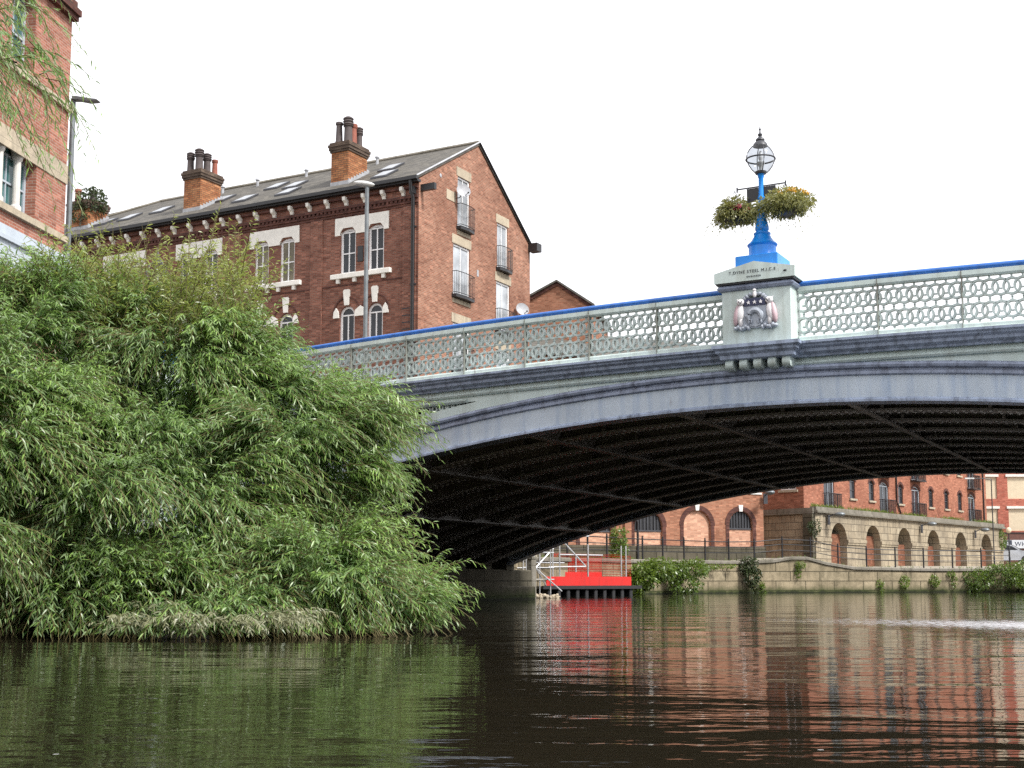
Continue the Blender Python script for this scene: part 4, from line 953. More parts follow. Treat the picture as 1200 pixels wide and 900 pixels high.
for x in (-2.25, -3.1, -3.95):
    m.lathe([(.14, 9.22), (.14, 9.34), (.10, 9.40), (.095, 10.5), (.13, 10.56), (.17, 10.75), (.17, 10.86)], (x, .16), 14)
m.split('column', 'cream_frame', LB)
m = MB(); m.tube([(.10, -.08, 8.2), (.10, -.08, 2.6)], .06, 8); m.build('downpipe', 'charcoal', LB, True)

# ------------------------------------------------------------------ far bank: river wall, railing, warehouse, vaults, apartments
qw = thing('river_wall', 'weathered stone river wall with green tide line along the far quay', 'wall', (0, 0, 0))
m = MB(); n = len(QUAY)
m.add([(x, y, -2.1) for x, y, z in QUAY] + [(x, y, z - .16) for x, y, z in QUAY] + [(x - .5, y + .6, z - .16) for x, y, z in QUAY],
      [(k * n + i, k * n + i + 1, (k + 1) * n + i + 1, (k + 1) * n + i) for k in (0, 1) for i in range(n - 1)])
m.build('wall_face', 'stone_quay', qw)
m = MB(); o_ = []
for i, (x, y, z) in enumerate(QUAY):
    a = QUAY[max(i - 1, 0)]; b = QUAY[min(i + 1, n - 1)]; d = Vector((b[0] - a[0], b[1] - a[1], 0)).normalized(); nn = Vector((d.y, -d.x, 0))
    for off, dz in ((.08, -.155), (.08, -.02), (.04, .02), (-.5, .02), (-.5, -.155)): o_.append((x + nn.x * off, y + nn.y * off, z + dz))
m.add(o_, [(i * 5 + k, (i + 1) * 5 + k, (i + 1) * 5 + (k + 1) % 5, i * 5 + (k + 1) % 5) for i in range(n - 1) for k in range(5)]); m.build('coping', 'stone_grey', qw)
# railing
def along(poly, step, start=0.):
    out = []; rest = start
    for a, b in zip(poly, poly[1:]):
        A, B = Vector(a), Vector(b); l = Vector((b[0] - a[0], b[1] - a[1])).length; t = rest
        while t < l: out.append(A.lerp(B, t / l)); t += step
        rest = t - l
    return out
fence = thing('railing', 'black iron post and rail fence running along the top of the river wall', 'railing', (0, 0, 0))
QF = [(x - .22 * .6, y + .22 * .8, z) for x, y, z in QUAY[1:12]]
posts = along(QF, 2.0, .6)
p0 = None
for p in posts:
    if p0 is None:
        p0 = MB().lathe([(.06, -.05), (.06, .03), (.048, .04), (.048, 1.12), (.05, 1.13), (.05, 1.16), (.03, 1.18), (.045, 1.21), (.04, 1.25), (.01, 1.27)], n=8).build('post', 'black', fence, True); p0.location = p
    else: dup(p0, loc=p)
m = MB()
for h in (.45, .78, 1.08): m.tube([(p.x, p.y, p.z + h) for p in posts], .022 if h < 1 else .028, 5)
m.build('rail', 'black', fence)

WH = thing('brick_warehouse', 'warm brick warehouse with bricked up arches left of the stone vaults', 'building', (14.75, 76.2, 0), math.atan2(-(72 - 76.2), 14.75 - 4.3))
# local: the face runs along -x from its right corner
ax_ = []
for a, wd in ((1.55, 1.55), (4.45, 1.75), (7.6, 1.75), (10.9, 1.9), (14.2, 1.9)): ax_.append((-a - wd / 2, -a + wd / 2, 1.0, 4.05 if a < 5 else 3.95, wd / 2))
m = wall(MB(), -22, 0, .5, 12.5, [(a, b, z0, z1, r) for a, b, z0, z1, r in ax_] + [(-a - .6, -a + .6, 6.1, 7.9) for a in (1.6, 4.7, 7.8, 11, 14)], .18)
m.poly([(0, 0, .5), (0, 9, .5), (0, 9, 12.5), (0, 0, 12.5)]); ww = m.build('wall', 'brick_ware', WH)
m = MB(); m.add([(-22.3, -.3, 12.45), (.3, -.3, 12.45), (.3, 9, 15.5), (-22.3, 9, 15.5), (-22.3, -.3, 12.6), (.3, -.3, 12.6), (.3, 9, 15.7), (-22.3, 9, 15.7)], [(0, 3, 2, 1), (4, 5, 6, 7), (0, 1, 5, 4), (1, 2, 6, 5), (2, 3, 7, 6), (3, 0, 4, 7)]); m.build('roof', 'slate', WH)
for i, (a, b, z0, z1, r) in enumerate(ax_):
    full = i == 1
    zi = z1 if full else z1 - r - .25
    pts = [(a, z0), (b, z0)] + (arc_pts(a, b, z1 - r, r)[::-1] if full else [(b, zi), (a, zi)])
    f = MB(); f.poly([(x, .13, z) for x, z in pts]); f.build('infill', 'brick_infill', ww)
    if not full:
        g = MB(); g.poly([(x, .15, z) for x, z in [(a, zi), (b, zi)] + arc_pts(a, b, z1 - r, r)[::-1]]); lv = g.build('louvre', 'black', WH)
        g = MB()
        for k in range(1, 8): x = a + (b - a) * k / 8; hh = (z1 - r) + math.sqrt(max(0, r * r - (x - (a + b) / 2) ** 2)); g.box(x - .03, x + .03, .10, .145, zi, hh)
        g.box(a, b, .08, .145, zi - .04, zi + .04); g.build('louvre_bar', 'charcoal', lv)
    rg = MB(); ar = arc_pts(a - .02, b + .02, z1 - r, r + .02, 20); k2 = (r + .26) / r; cx, cz = (a + b) / 2, z1 - r
    for (p, q), (u_, v_) in zip(ar, ar[1:]): rg.extr([(p, q), (u_, v_), (cx + (u_ - cx) * k2, cz + (v_ - cz) * k2), (cx + (p - cx) * k2, cz + (q - cz) * k2)], -.03, .004)
    for x in (a - .13, b + .13): rg.box(x - .11, x + .11, -.025, .004, 1.0, cz)
    rg.build('arch_ring', 'brick_dark', ww)
    ks = MB(); ks.extr([(cx - .10, z1 - .02), (cx + .10, z1 - .02), (cx + .15, z1 + .36), (cx - .15, z1 + .36)], -.06, .002); ks.build('keystone', 'white_stone', ww)
for a in (1.6, 4.7, 7.8, 11, 14): window(WH, -a - .6, -a + .6, 6.1, 7.9, d=.1)
m = MB(); m.box(-22, .05, -.10, .0, .5, 1.85); m.box(-22, .06, -.12, .0, 1.852, 1.98); m.build('plinth', 'stone_dark', ww)
m = MB(); m.box(-9.15, -8.75, -.16, .0, 1.98, 12.4); m.build('brick_pier', 'brick_ware', ww)
m = MB(); m.tube([(-8.6, -.1, 5), (-8.6, -.1, 3.6), (-8.35, -.14, 3.3), (-8.35, -.14, 1.9), (-8.35, -.14, 1.0)], .07, 7); m.build('downpipe', 'black', WH, True)
m = MB(); m.box(-1.0, -.1, -.05, .0, 5.05, 5.15); m.build('sign_band', 'white_stone', WH)

AD = math.atan2(.7694, .6388)   # angle of the vault face
VW = thing('vault_wall', 'buff stone retaining wall with six arched vaults behind the quay', 'wall', (18.44, 79.0, 0), AD)
va = []
for c in (3.17, 8.2, 13.21, 18.32, 23.54, 28.84): va.append((c - 1.12, c + 1.12, .4, 3.62, 1.12))
m = wall(MB(), 0, 32.6, .4, 4.15, va, 1.3)
m.poly([(32.6, 0, .4), (32.6, 8, .4), (32.6, 8, 4.15), (32.6, 0, 4.15)]); vm = m.build('vault_face', 'stone_vault', VW)
for a, b, z0, z1, r in va:
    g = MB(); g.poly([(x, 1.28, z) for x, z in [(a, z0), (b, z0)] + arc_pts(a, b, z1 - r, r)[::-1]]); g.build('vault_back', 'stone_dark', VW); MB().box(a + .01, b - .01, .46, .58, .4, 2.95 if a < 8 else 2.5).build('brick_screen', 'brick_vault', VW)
    g = MB(); ar = arc_pts(a - .01, b + .01, z1 - r, r + .01, 11); cx, cz = (a + b) / 2, z1 - r
    for (p, q), (u_, v_) in zip(ar, ar[1:]):
        k2 = 1.38; g.extr([(p, q), (u_, v_), (cx + (u_ - cx) * k2, cz + (v_ - cz) * k2), (cx + (p - cx) * k2, cz + (q - cz) * k2)], -.02, .002)
    g.build('voussoirs', 'stone_vault', VW)
m = MB(); prev = -.0
for a, b, z0, z1, r in va + [(32.6, 0, 0, 0, 0)]:
    m.box(prev, a - .02, -.10, .002, 2.42, 2.62); m.box(prev + .02, a - .04, -.06, .002, 2.28, 2.415); prev = b + .02
m.build('impost_band', 'stone_vault', VW)
m = MB(); m.box(-.1, 32.7, -.22, .35, 4.152, 4.30); m.box(-.1, 32.7, -.14, .3, 4.302, 4.52); m.build('parapet_coping', 'stone_grey', VW)
# return of the vault wall towards the warehouse
RW = thing('retaining_wall', 'plain sooty stone retaining wall between the warehouse and the arched vaults', 'wall', (18.44, 79.0, 0), math.atan2(-3.3, 2.9) + PI)
rl = 5.6
rw_dir = Vector((15.6 - 18.44, 82.2 - 79.0, 0)); RW.rotation_euler = (0, 0, math.atan2(-rw_dir.y, -rw_dir.x))
m = MB(); m.box(-7.0, -.02, .0, .8, .4, 4.1); m.box(-7, -.02, -.12, .0, 2.3, 2.5)
m.build('wall_face', 'stone_vault', RW)
m = MB(); m.box(-7.1, -.02, -.22, .9, 4.1, 4.45); m.build('coping', 'stone_grey', RW)
m = MB(); m.box(-.75, -.05, -.25, -.002, .4, 4.09); m.build('buttress', 'stone_dark', RW)

AP = thing('apartment_building', 'red brick apartments with arched windows and small black balconies above the vaults', 'building', (18.44 - .7694 * 1.7, 79.0 + .6388 * 1.7, 0), AD)
wins = []
# French windows with balconies (centre, width, z0, z1) and small windows
FR = [(5.45, 1.5), (14.0, 1.5), (19.55, 1.5), (30.7, 1.5)]
SM = [8.95, 11.95, 16.85, 22.4, 25.45, 28.2]
for k in range(3):
    for c, wd in FR: wins.append((c - wd / 2, c + wd / 2, 4.62 + 2.75 * k, 6.9 + 2.75 * k, .28, 'F'))
    for c in SM: wins.append((c - .42, c + .42, 5.5 + 2.75 * k, 6.9 + 2.75 * k, .25, 'S'))
m = wall(MB(), 1.9, 34, 3.6, 13.4, [q[:5] for q in wins], .16)
m.poly([(34, 0, 3.6), (34, 9, 3.6), (34, 9, 13.4), (34, 0, 13.4)]); m = wall(m, 0, 9, 3.6, 13.4, [(.5, 1.6, 5.75, 7.4), (.5, 1.6, 8.6, 10.2)], .15, 'y', 1.9, 1); aw = m.build('wall', 'brick_flat', AP)
for z0, z1 in ((5.75, 7.4), (8.6, 10.2)):
    wn = window(AP, .5, 1.6, z0, z1, 0, 'y', 1.9, 1, .06, .07, 2, 1); MB().box(1.78, 1.95, .38, 1.72, z0 - .15, z0 - .003).build('window_sill', 'stone_buff', wn)
m = MB(); m.add([(1.6, -.4, 13.35), (34.3, -.4, 13.35), (34.3, 4.5, 16), (1.6, 4.5, 16), (34.3, 9.4, 13.35), (1.6, 9.4, 13.35)], [(0, 1, 2, 3), (3, 2, 4, 5), (0, 3, 5), (1, 4, 2), (0, 5, 4, 1)]); m.build('roof', 'slate', AP)
for a, b, z0, z1, r, kind in wins:
    wn = window(AP, a, b, z0, z1, r, d=.08, fr=.07, cols=2 if kind == 'F' else 1, rows=1 if kind == 'F' else 2, mat='charcoal' if kind == 'S' else 'fascia_grey', gl='glass')
    rg = MB(); cx, cz = (a + b) / 2, z1 - r
    ar = arc_pts(a - .02, b + .02, cz, r + .02, 8); ao = arc_pts(a - .18, b + .18, cz, r + .2, 8)
    for i in range(8): rg.extr([ar[i], ar[i + 1], ao[i + 1], ao[i]], -.025, .003)
    rg.build('window_arch', 'brick_dark', wn)
    if kind == 'S': MB().box(a - .12, b + .12, -.10, .06, z0 - .13, z0 - .003).build('window_sill', 'stone_buff', wn)
    else:
        g = MB(); g.box(a - .18, b + .18, -.5, -.002, z0 - .12, z0 - .03)
        for z in (z0 + .02, z0 + 1.02): g.tube([(a - .15, -.002, z), (a - .15, -.45, z), (b + .15, -.45, z), (b + .15, -.002, z)], .025, 5)
        for i in range(17): x = a - .15 + (b - a + .3) * i / 16; g.box(x - .012, x + .012, -.462, -.438, z0, z0 + 1.02)
        for y in (-.15, -.3): 
            for x in (a - .15, b + .15): g.box(x - .012, x + .012, y - .012, y + .012, z0, z0 + 1.02)
        g.build('balcony', 'black', wn)
m = MB()
for x in (16.0, 33.2): m.tube([(x, -.08, 13.3), (x, -.08, 5.6), (x + .7, -.08, 4.7)] if x < 20 else [(x, -.08, 13.3), (x, -.08, 4.4)], .06, 6)
m.build('downpipe', 'black', AP, True)
# building with boarded windows at far right
BB = thing('boarded_building', 'red brick building with cream boarded windows at the far right', 'building', (37.9, 112, 0), R(-3))
bo = []
for k in range(6):
    for z in (4.3, 7.05, 9.8): bo.append((2.0 + 2.95 * k - 0.1, 4.05 + 2.95 * k - .1, z, z + 1.9))
m = wall(MB(), 0, 22, 1, 13.5, bo, .15); m.poly([(0, 0, 1), (0, 9, 1), (0, 9, 13.5), (0, 0, 13.5)]); bwl = m.build('wall', 'brick_pier', BB)
for a, b, z0, z1 in bo:
    w_ = MB(); w_.poly([(a, .1, z0), (b, .1, z0), (b, .1, z1), (a, .1, z1)]); w_ = w_.build('window_board', 'cream_board', BB)
    MB().box(a - .15, b + .15, -.08, .05, z1 + .003, z1 + .22).build('window_head', 'white_stone', w_)
MB().box(0.5, 1.35, -.25, .0, 1, 13.4).build('cream_panel', 'cream_board', BB)
MB().box(-.2, 22.2, -.3, 9, 13.5, 13.8).build('roof', 'slate', BB)
HB = thing('hoarding', 'dark brown boarded hoarding below the boarded building', 'fence', (39.3, 110, 0), R(-3))
m = MB(); m.box(0, 20, 0, .12, 1.2, 4.0); o_ = m.build('board', 'hoarding', HB)
MB().box(-.05, 20.05, -.04, .16, 4.0, 4.1).build('cap_rail', 'black', o_)
SG = thing('wharf_sign', 'long pale sign with dark wharf lettering fixed to the brown hoarding', 'sign', (41.2, 109.8, 0), R(-3))
MB().box(0.1, 9, -.03, .05, 2.75, 3.45).build('sign_board', 'sign_white', SG)
MB().box(.12, .95, -.036, -.03, 2.77, 3.43).build('sign_block', 'sign_blue', SG)
text_mesh('lettering', 'LS', .52, 'sign_white', SG, (.52, -.045, 3.1))
text_mesh('lettering', 'WHARF', .52, 'sign_blue', SG, (2.15, -.04, 3.1), spacing=1.1)
# parked car
CAR = thing('parked_car', 'silver car parked nose out past the end of the vaults', 'car', (40.6, 107.0, 1.42), R(-12))
prof = [(-2.1, .35), (-2.15, .8), (-2.0, 1.02), (-1.75, 1.45), (-1.3, 1.6), (.1, 1.62), (.55, 1.45), (1.05, 1.08), (1.9, .95), (2.12, .75), (2.15, .4), (1.9, .28), (-1.9, .28)]
m = MB(); n = len(prof)
rows_ = [(-.86, .97), (-.90, 1.0), (.90, 1.0), (.86, .97)]
o_ = []
for y, k in rows_: o_ += [(x * k, y * (.86 if z > 1.1 else 1), .28 + (z - .28) * k) for x, z in prof]
m.add(o_, [tuple(range(n)), tuple(range(4 * n - 1, 3 * n - 1, -1))] + [(r * n + i, (r + 1) * n + i, (r + 1) * n + (i + 1) % n, r * n + (i + 1) % n) for r in range(3) for i in range(n)]); cb = m.build('body', 'silver', CAR, True)
m = MB()
for y in (-.795, .795): m.extr([(-1.6, 1.1), (-1.4, 1.48), (-.1, 1.52), (.35, 1.4), (.8, 1.1)], y - .012, y + .012)
m.poly([(.62, -.68, 1.42), (.62, .68, 1.42), (1.08, .76, 1.10), (1.08, -.76, 1.10)]); m.build('side_window', 'glass', cb)
for x in (-1.35, 1.35):
    for y in (-.86, .86):
        wl_ = MB(); wl_.add([(x + r * math.cos(a), y + dy, .33 + r * math.sin(a)) for dy in (-.11, .11) for r in (.33,) for a in [2 * PI * k / 18 for k in range(18)]], [tuple(range(18)), tuple(range(35, 17, -1))] + [(i, (i + 1) % 18, 18 + (i + 1) % 18, 18 + i) for i in range(18)])
        wl_ = wl_.build('wheel', 'rubber', CAR); MB().ell((x, y, .33), (.2, .125, .2)).build('rim', 'galv', wl_, True)
for y in (-.66, .66): MB().ell((2.02, y, .74), (.12, .18, .09)).build('headlight', 'white_frame', CAR, True)
for label, loc, h, a in (('thin black lamp post with side arm at the end of the vault wall', (35.9, 97.0, 1.0), 6.6, -1.6), ('short lamp post with cream globe on the quay before the silver car', (35.9, 94.0, .9), 2.6, 0)):
    t = thing('quay_lamp', label, 'lamp post', loc)
    MB().lathe([(.07, 0), (.07, .8), (.045, .85), (.04, h)], n=8).build('pole', 'black', t, True)
    if a: MB().tube([(0, 0, h - .05), (-.5, 0, h + .05), (a, 0, h + .05)], .035, 6).build('arm', 'black', t); MB().box(a - .4, a + .3, -.12, .12, h, h + .1).build('lamp_head', 'pale_steel', t)
    else: MB().ell((0, 0, h + .15), (.20, .20, .22)).build('globe', 'cream_board', t, True)
# bulkhead lamps over the quay: one on the warehouse corner and three along the vaults
def wall_lamp(label, base, rz):
    t = thing('wall_lamp', label, 'wall lamp', base, rz, 'wall lamps along the quay')
    m = MB(); m.box(-.12, .12, -.08, 0, -.5, .1); m.tube([(0, -.05, 0), (0, -.35, .12), (0, -.6, .12)], .035, 6); m.build('bracket', 'charcoal', t)
    m = MB(); m.ell((0, -.78, .12), (.28, .34, .15), 14, 8); m.build('lamp_head', 'grey_steel', t, True); return t
vp = lambda a, z: (18.44 + .6388 * a + .7694 * .12, 79 + .7694 * a - .6388 * .12, z)
wall_lamp('grey wall lamp on the right corner of the arched warehouse', (14.85, 76.05, 5.0), R(10))
wall_lamp('grey wall lamp above the first vault beside the buttress', vp(1.5, 3.95), AD)
wall_lamp('grey wall lamp between the third and fourth vaults', vp(15.9, 3.85), AD)
wall_lamp('grey wall lamp between the fifth and sixth vaults', vp(26.2, 3.75), AD)

# ------------------------------------------------------------------ red work pontoon
pa, pb = Vector((1.45, 57.3, 0)), Vector((5.55, 60.6, 0)); pang = math.atan2(pb.y - pa.y, pb.x - pa.x); plen = (pb - pa).length
PT = thing('work_pontoon', 'floating pontoon with bright red boards, red netting and black floats by the far quay', 'pontoon', (pa.x, pa.y, WATER), pang)
m = MB(); m.box(-.1, plen + .35, -.1, 2.0, .34, .46); m.build('deck', 'charcoal', PT)
m = MB(); m.box(-.25, plen + .5, -.18, -.10, .33, .48); m.build('edge_beam', 'rubber', PT)
k = 0; x = .1
while x < plen + .3:
    MB().bbox(x, x + .2, -.1, 1.9, -.12, .335, .03).build('float', 'rubber', PT); x += .55
MB().box(0, plen, .35, .5, -.1, .33).build('hull', 'mud', PT)
m = MB()
m.box(.05, plen - .1, -.04, .0, .47, .88); m.box(plen - .1, plen - .06, -.04, 1.9, .47, .88); m.box(1.2, plen - .15, 1.85, 1.89, .47, 1.1); m.build('red_board', 'red_panel', PT)
m = MB()
m.poly([(2.1, 1.93, .88), (plen - .06, 1.93, .88), (plen - .06, 1.93, 1.95), (2.1, 1.93, 1.98)])
m.poly([(plen - .03, -.02, .88), (plen - .03, 1.93, .88), (plen - .03, 1.93, 1.95), (plen - .03, -.02, 1.88)])
m.build('safety_net', 'red_net', PT)
m = MB(); t3 = lambda *p: m.tube(p, .034, 6)
for x in (.45, .85, 2.55, plen - .65, plen - .35): t3((x, 0, .46), (x, 0, 1.2 if False else (2.75 if x < 1 else 2.3)))
t3((2.55, .02, .46), (2.55, .02, 2.35)); t3((0.3, 0, 2.62), (2.6, 0, 2.7)); t3((.3, .9, 2.62), (2.6, .9, 2.7)); t3((.85, 0, 2.6), (2.4, 0, 1.35)); t3((.2, 0, 1.30), (2.4, 0, 1.33)); t3((.2, .9, 1.5), (1.9, .9, 1.5))
t3((.45, .0, 2.1), (1.0, .0, 2.62)); t3((.45, .9, .46), (.45, .9, 2.7)); t3((1.6, 1.8, .46), (1.6, 1.8, 2.2)); t3((3.5, 1.9, .46), (3.5, 1.9, 1.9)); t3((2.4, 1.86, 1.9), (plen - .1, 1.86, 1.9)); t3((2.6, 0, 2.7), (2.6, 0, 4.4))
m.build('scaffold_frame', 'galv', PT, True)
SC = thing('scaffold_tower', 'galvanised scaffold staging between the bridge abutment and the red pontoon', 'scaffold', (.75, 55.2, WATER), pang)
m = MB()
for x in (-.2, .55, 1.15):
    for y in (0, 1.1): m.tube([(x, y, -1.2), (x, y, 2.0 + .15 * x)], .028, 6)
for z in (.75, 1.25, 1.9):
    for y in (0, 1.1): m.tube([(-.4, y, z), (1.35, y, z)], .026, 6)
m.tube([(-.2, 0, 1.9), (.9, 0, .5)], .026, 6); m.tube([(-.2, 0, .8), (1.1, 0, 1.9)], .026, 6); m.tube([(0.2, -.1, 1.25), (1.7, -.1, .25)], .03, 6); m.build('tube_frame', 'galv', SC, True)
MB().box(-.3, 1.2, -.05, 1.15, .72, .76).build('staging_board', 'paving', SC)
PP = thing('stone_pier', 'pale upright stone pier standing in the water at the far bridge abutment', 'pier', (.62, 50.3, 0), ROT)
MB().bbox(-.02, .22, -.1, .3, -2.1, .85, .03).build('shaft', 'stone_grey', PP)
MB().box(-.04, .24, -.12, .32, .852, .93).build('cap', 'stone_grey', PP)
RB = struct(MB().build('rubble', 'stone_buff') if False else (lambda mm: ([mm.ell((1.35 + random.uniform(-.45, .5), 52.6 + random.uniform(-.4, .6), WATER + random.uniform(-.03, .10)), (random.uniform(.06, .14), random.uniform(.06, .14), random.uniform(.05, .1)), 7, 5, random.uniform(0, 3)) for _ in range(40)], mm.build('rubble', 'stone_buff'))[1])(MB()), 'stuff')
tag(RB, 'pile of pale rubble at the waterline by the stone pier', 'rubble')
# ------------------------------------------------------------------ willows
def willow(name_label, loc, hull, nlobes, seed, extra=None, trunks=(), twn=46, lobe_r=(.5, .9), leafn=18, ll=.15, zmin=-.62, cat='tree'):
    global rng
    rng = np.random.default_rng(seed)
    T = thing('willow_tree', name_label, cat, loc)
    L = Leaves(); tw = MB(); org = np.array(loc)
    C = []; O = []
    wts = np.array([r[0] * r[1] + r[1] * r[2] + r[0] * r[2] for c, r in hull]); wts = wts / wts.sum()
    tries = 0
    while len(C) < nlobes and tries < 40000:
        tries += 1
        c, r = hull[rng.choice(len(hull), p=wts)]
        d = sphere(1)[0]
        if d[1] > .55 or d[2] < -.75: continue          # the far side and the underside are thinner
        k = rng.uniform(.72, .98); p = np.array(c) + d * np.array(r) * k
        if p[2] < zmin + .1: continue
        if any((((p - np.array(c2)) / np.array(r2)) ** 2).sum() < .42 for c2, r2 in hull): continue
        if any(((p - q) ** 2).sum() < .56 ** 2 for q in C): continue
        C.append(p); O.append(unit(d / np.array(r)))
    for p, o in zip(C, O):
        R_ = rng.uniform(*lobe_r); n = int(twn * (R_ / .6) ** 1.6)
        tone = np.clip(rng.normal(.16, .2), .0, .8)
        main = unit(o * .9 + np.array([.28, -.08, .22]) + rng.normal(0, .28, 3))
        d = unit(sphere(n) * .55 + main)
        side_ = unit(np.cross(main, np.array([0, 0, 1.])))
        st = p + side_ * (rng.uniform(-1, 1, (n, 1)) * R_ * .5) + sphere(n) * R_ * .14 - main * R_ * rng.uniform(.1, .8, (n, 1))
        ln = R_ * rng.uniform(.75, 1.5, n); sag = rng.uniform(.22, .62, n)
        sprays(L, st - org, d, ln, leafn, ll, .0205, sag, np.clip(tone + rng.normal(0, .1, n), 0, 1), tw if True else None)
    # looser inner foliage: older leaves, with the gaps' shade put into their dark tone
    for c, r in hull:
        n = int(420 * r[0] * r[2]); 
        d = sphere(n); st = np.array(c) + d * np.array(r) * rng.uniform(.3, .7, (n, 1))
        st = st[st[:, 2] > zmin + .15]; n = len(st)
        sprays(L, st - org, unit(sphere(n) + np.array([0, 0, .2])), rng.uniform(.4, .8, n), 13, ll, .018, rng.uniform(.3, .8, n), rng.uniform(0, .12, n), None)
    if extra: extra(L, tw, org)
    V = np.concatenate(L.V); T_ = np.concatenate(L.T); V6 = V.reshape(-1, 6, 3)
    keep = V6[:, :, 2].min(1) + org[2] > WATER + .015
    L.V = [V6[keep].reshape(-1, 3)]; L.T = [T_.reshape(-1, 6)[keep].ravel()]
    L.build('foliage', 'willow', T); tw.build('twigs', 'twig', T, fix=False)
    m = MB()
    for pts, r0, r1 in trunks: 
        pts = [tuple(np.array(p) - org) for p in pts]
        m.tube(pts, [r0 + (r1 - r0) * i / (len(pts) - 1) for i in range(len(pts))], 9)
    m.build('trunk', 'bark', T, True)
    # limbs reaching out to the foliage clumps
    m = MB(); ends = [np.array(t[0][-1]) for t in trunks] + [np.array(t[0][len(t[0]) // 2]) for t in trunks]
    for i, p in enumerate(C):
        if i % 2: continue
        e = min(ends, key=lambda q: ((q - p) ** 2).sum()); mid = (e + p) / 2 + np.array([0, 0, .25]) + rng.normal(0, .1, 3)
        m.tube([tuple(e - org), tuple(mid - org), tuple(p - org)], [.035, .022, .01], 5, False)
    m.build('limbs', 'bark', T, fix=False)
    return T
HULL = [((-4.9, 18.2, .9), (2.4, 2.7, 2.05)), ((-2.5, 17.1, .05), (1.1, 1.4, .8)), ((-1.5, 16.9, -.32), (.72, .9, .40)), ((-3.1, 18.2, 1.9), (1.0, 1.6, 1.15)),
        ((-7.2, 17.0, 1.3), (2.4, 2.4, 2.5)), ((-4.9, 18.6, 2.9), (1.7, 1.4, 1.5)), ((-6.5, 18.0, 3.05), (1.6, 1.4, 1.35)), ((-4.6, 16.6, -.25), (2.1, 1.2, .8)), ((-2.3, 18.3, 1.9), (.75, .9, .85)), ((-3.9, 18.4, 2.7), (1.0, 1.0, .95))]
def upper(L, tw, org):
    # thin upright shoots of young growth that the house shows through
    n = 620
    base = np.stack([rng.uniform(-6.6, -3.7, n), rng.uniform(17.4, 19.2, n), rng.uniform(3.1, 4.25, n)], 1)
    d = unit(np.stack([rng.normal(.12, .4, n), rng.normal(0, .3, n), rng.uniform(.6, 1.3, n)], 1))
    sprays(YL, base - org, d, rng.uniform(.6, 1.25, n), 20, .14, .021, rng.uniform(.05, .45, n), rng.uniform(.1, .9, n), tw, .9)
    n = 60
    base = np.stack([rng.uniform(-2.9, -1.9, n), rng.uniform(16.6, 18.4, n), np.where(np.arange(n) % 2, rng.uniform(-.35, .15, n), rng.uniform(1.8, 2.6, n))], 1)
    sprays(L, base - org, unit(np.stack([rng.uniform(.4, 1.2, n), rng.normal(-.1, .4, n), rng.uniform(-.1, .7, n)], 1)), rng.uniform(.6, 1.15, n), 22, .15, .0205, rng.uniform(.3, .8, n), rng.uniform(.1, .6, n), tw)
    n = 26
    base = np.stack([rng.uniform(-6.5, -5.0, n), rng.uniform(17.8, 19.0, n), rng.uniform(3.7, 4.3, n)], 1)
    d = unit(np.stack([rng.normal(.0, .2, n), rng.normal(0, .2, n), rng.uniform(.9, 1.3, n)], 1))
    sprays(YL, base - org, d, rng.uniform(.7, 1.3, n), 18, .06, .012, rng.uniform(0, .15, n), rng.uniform(.0, .4, n), tw, .9)
YL = Leaves()
WT = willow('big bushy willow overhanging the water at left of the bridge', (-7.0, 20.0, -.1), HULL, 150, 11, upper,
    trunks=[([(-7.0, 20.0, -.4), (-6.7, 19.7, .5), (-6.0, 19.2, 1.4), (-5.3, 18.9, 2.4)], .22, .07), ([(-7.0, 20.0, -.3), (-5.6, 19.0, .5), (-4.2, 18.3, 1.0), (-3.0, 18.0, 1.3)], .18, .05),
            ([(-7.0, 20.0, -.4), (-7.4, 18.8, .7), (-7.6, 17.8, 1.8)], .18, .06), ([(-6.6, 19.7, -.3), (-4.6, 18.2, -.1), (-2.6, 17.3, .05)], .14, .04)], twn=84)
YL.build('young_shoots', 'willow_young', WT)
# silted low spray of leaves trailing at the waterline
LD = Leaves(); rng = np.random.default_rng(5); n = 150
base = np.stack([rng.uniform(-4.6, -2.4, n), rng.uniform(14.9, 15.7, n), rng.uniform(-.50, -.36, n)], 1)
sprays(LD, base - np.array(WT.location), unit(np.stack([rng.normal(.3, .7, n), rng.normal(-.4, .3, n), rng.uniform(0, .4, n)], 1)), rng.uniform(.25, .5, n), 14, .11, .017, rng.uniform(.2, .5, n), rng.uniform(.1, .8, n), None)
V6 = np.concatenate(LD.V).reshape(-1, 6, 3); kp = V6[:, :, 2].min(1) + WT.location[2] > WATER + .01; LD.V = [V6[kp].reshape(-1, 3)]; LD.T = [np.concatenate(LD.T).reshape(-1, 6)[kp].ravel()]
LD.build('silted_leaves', 'willow_dry', WT)

# a second willow rooted left of the view: its long strands hang across the top left corner
T2 = thing('willow_tree', 'tall willow at the far left whose thin strands hang before the office building', 'tree', (-9.6, 13.2, .2))
rng = np.random.default_rng(21); L = Leaves(); tw = MB(); org = np.array(T2.location)
m = MB(); m.tube([(0, 0, -.9), (.1, .1, 2), (.5, .2, 4.5), (1.1, .3, 6.6)], [.26, .2, .15, .09], 9); m.build('trunk', 'bark', T2, True)
m = MB()
limb_ends = []
for k in range(18):
    e = np.array([-5.9 + rng.uniform(-1.6, .5), 13.3 + rng.uniform(-.8, 1.2), rng.uniform(5.3, 7.4)]); limb_ends.append(e)
    b = np.array([-8.8, 13.4, rng.uniform(3.5, 6.4)]); mid = (b + e) / 2 + np.array([0, 0, .5])
    m.tube([tuple(b - org), tuple(mid - org), tuple(e - org)], [.06, .035, .012], 5, False)
m.build('limbs', 'bark', T2, fix=False)
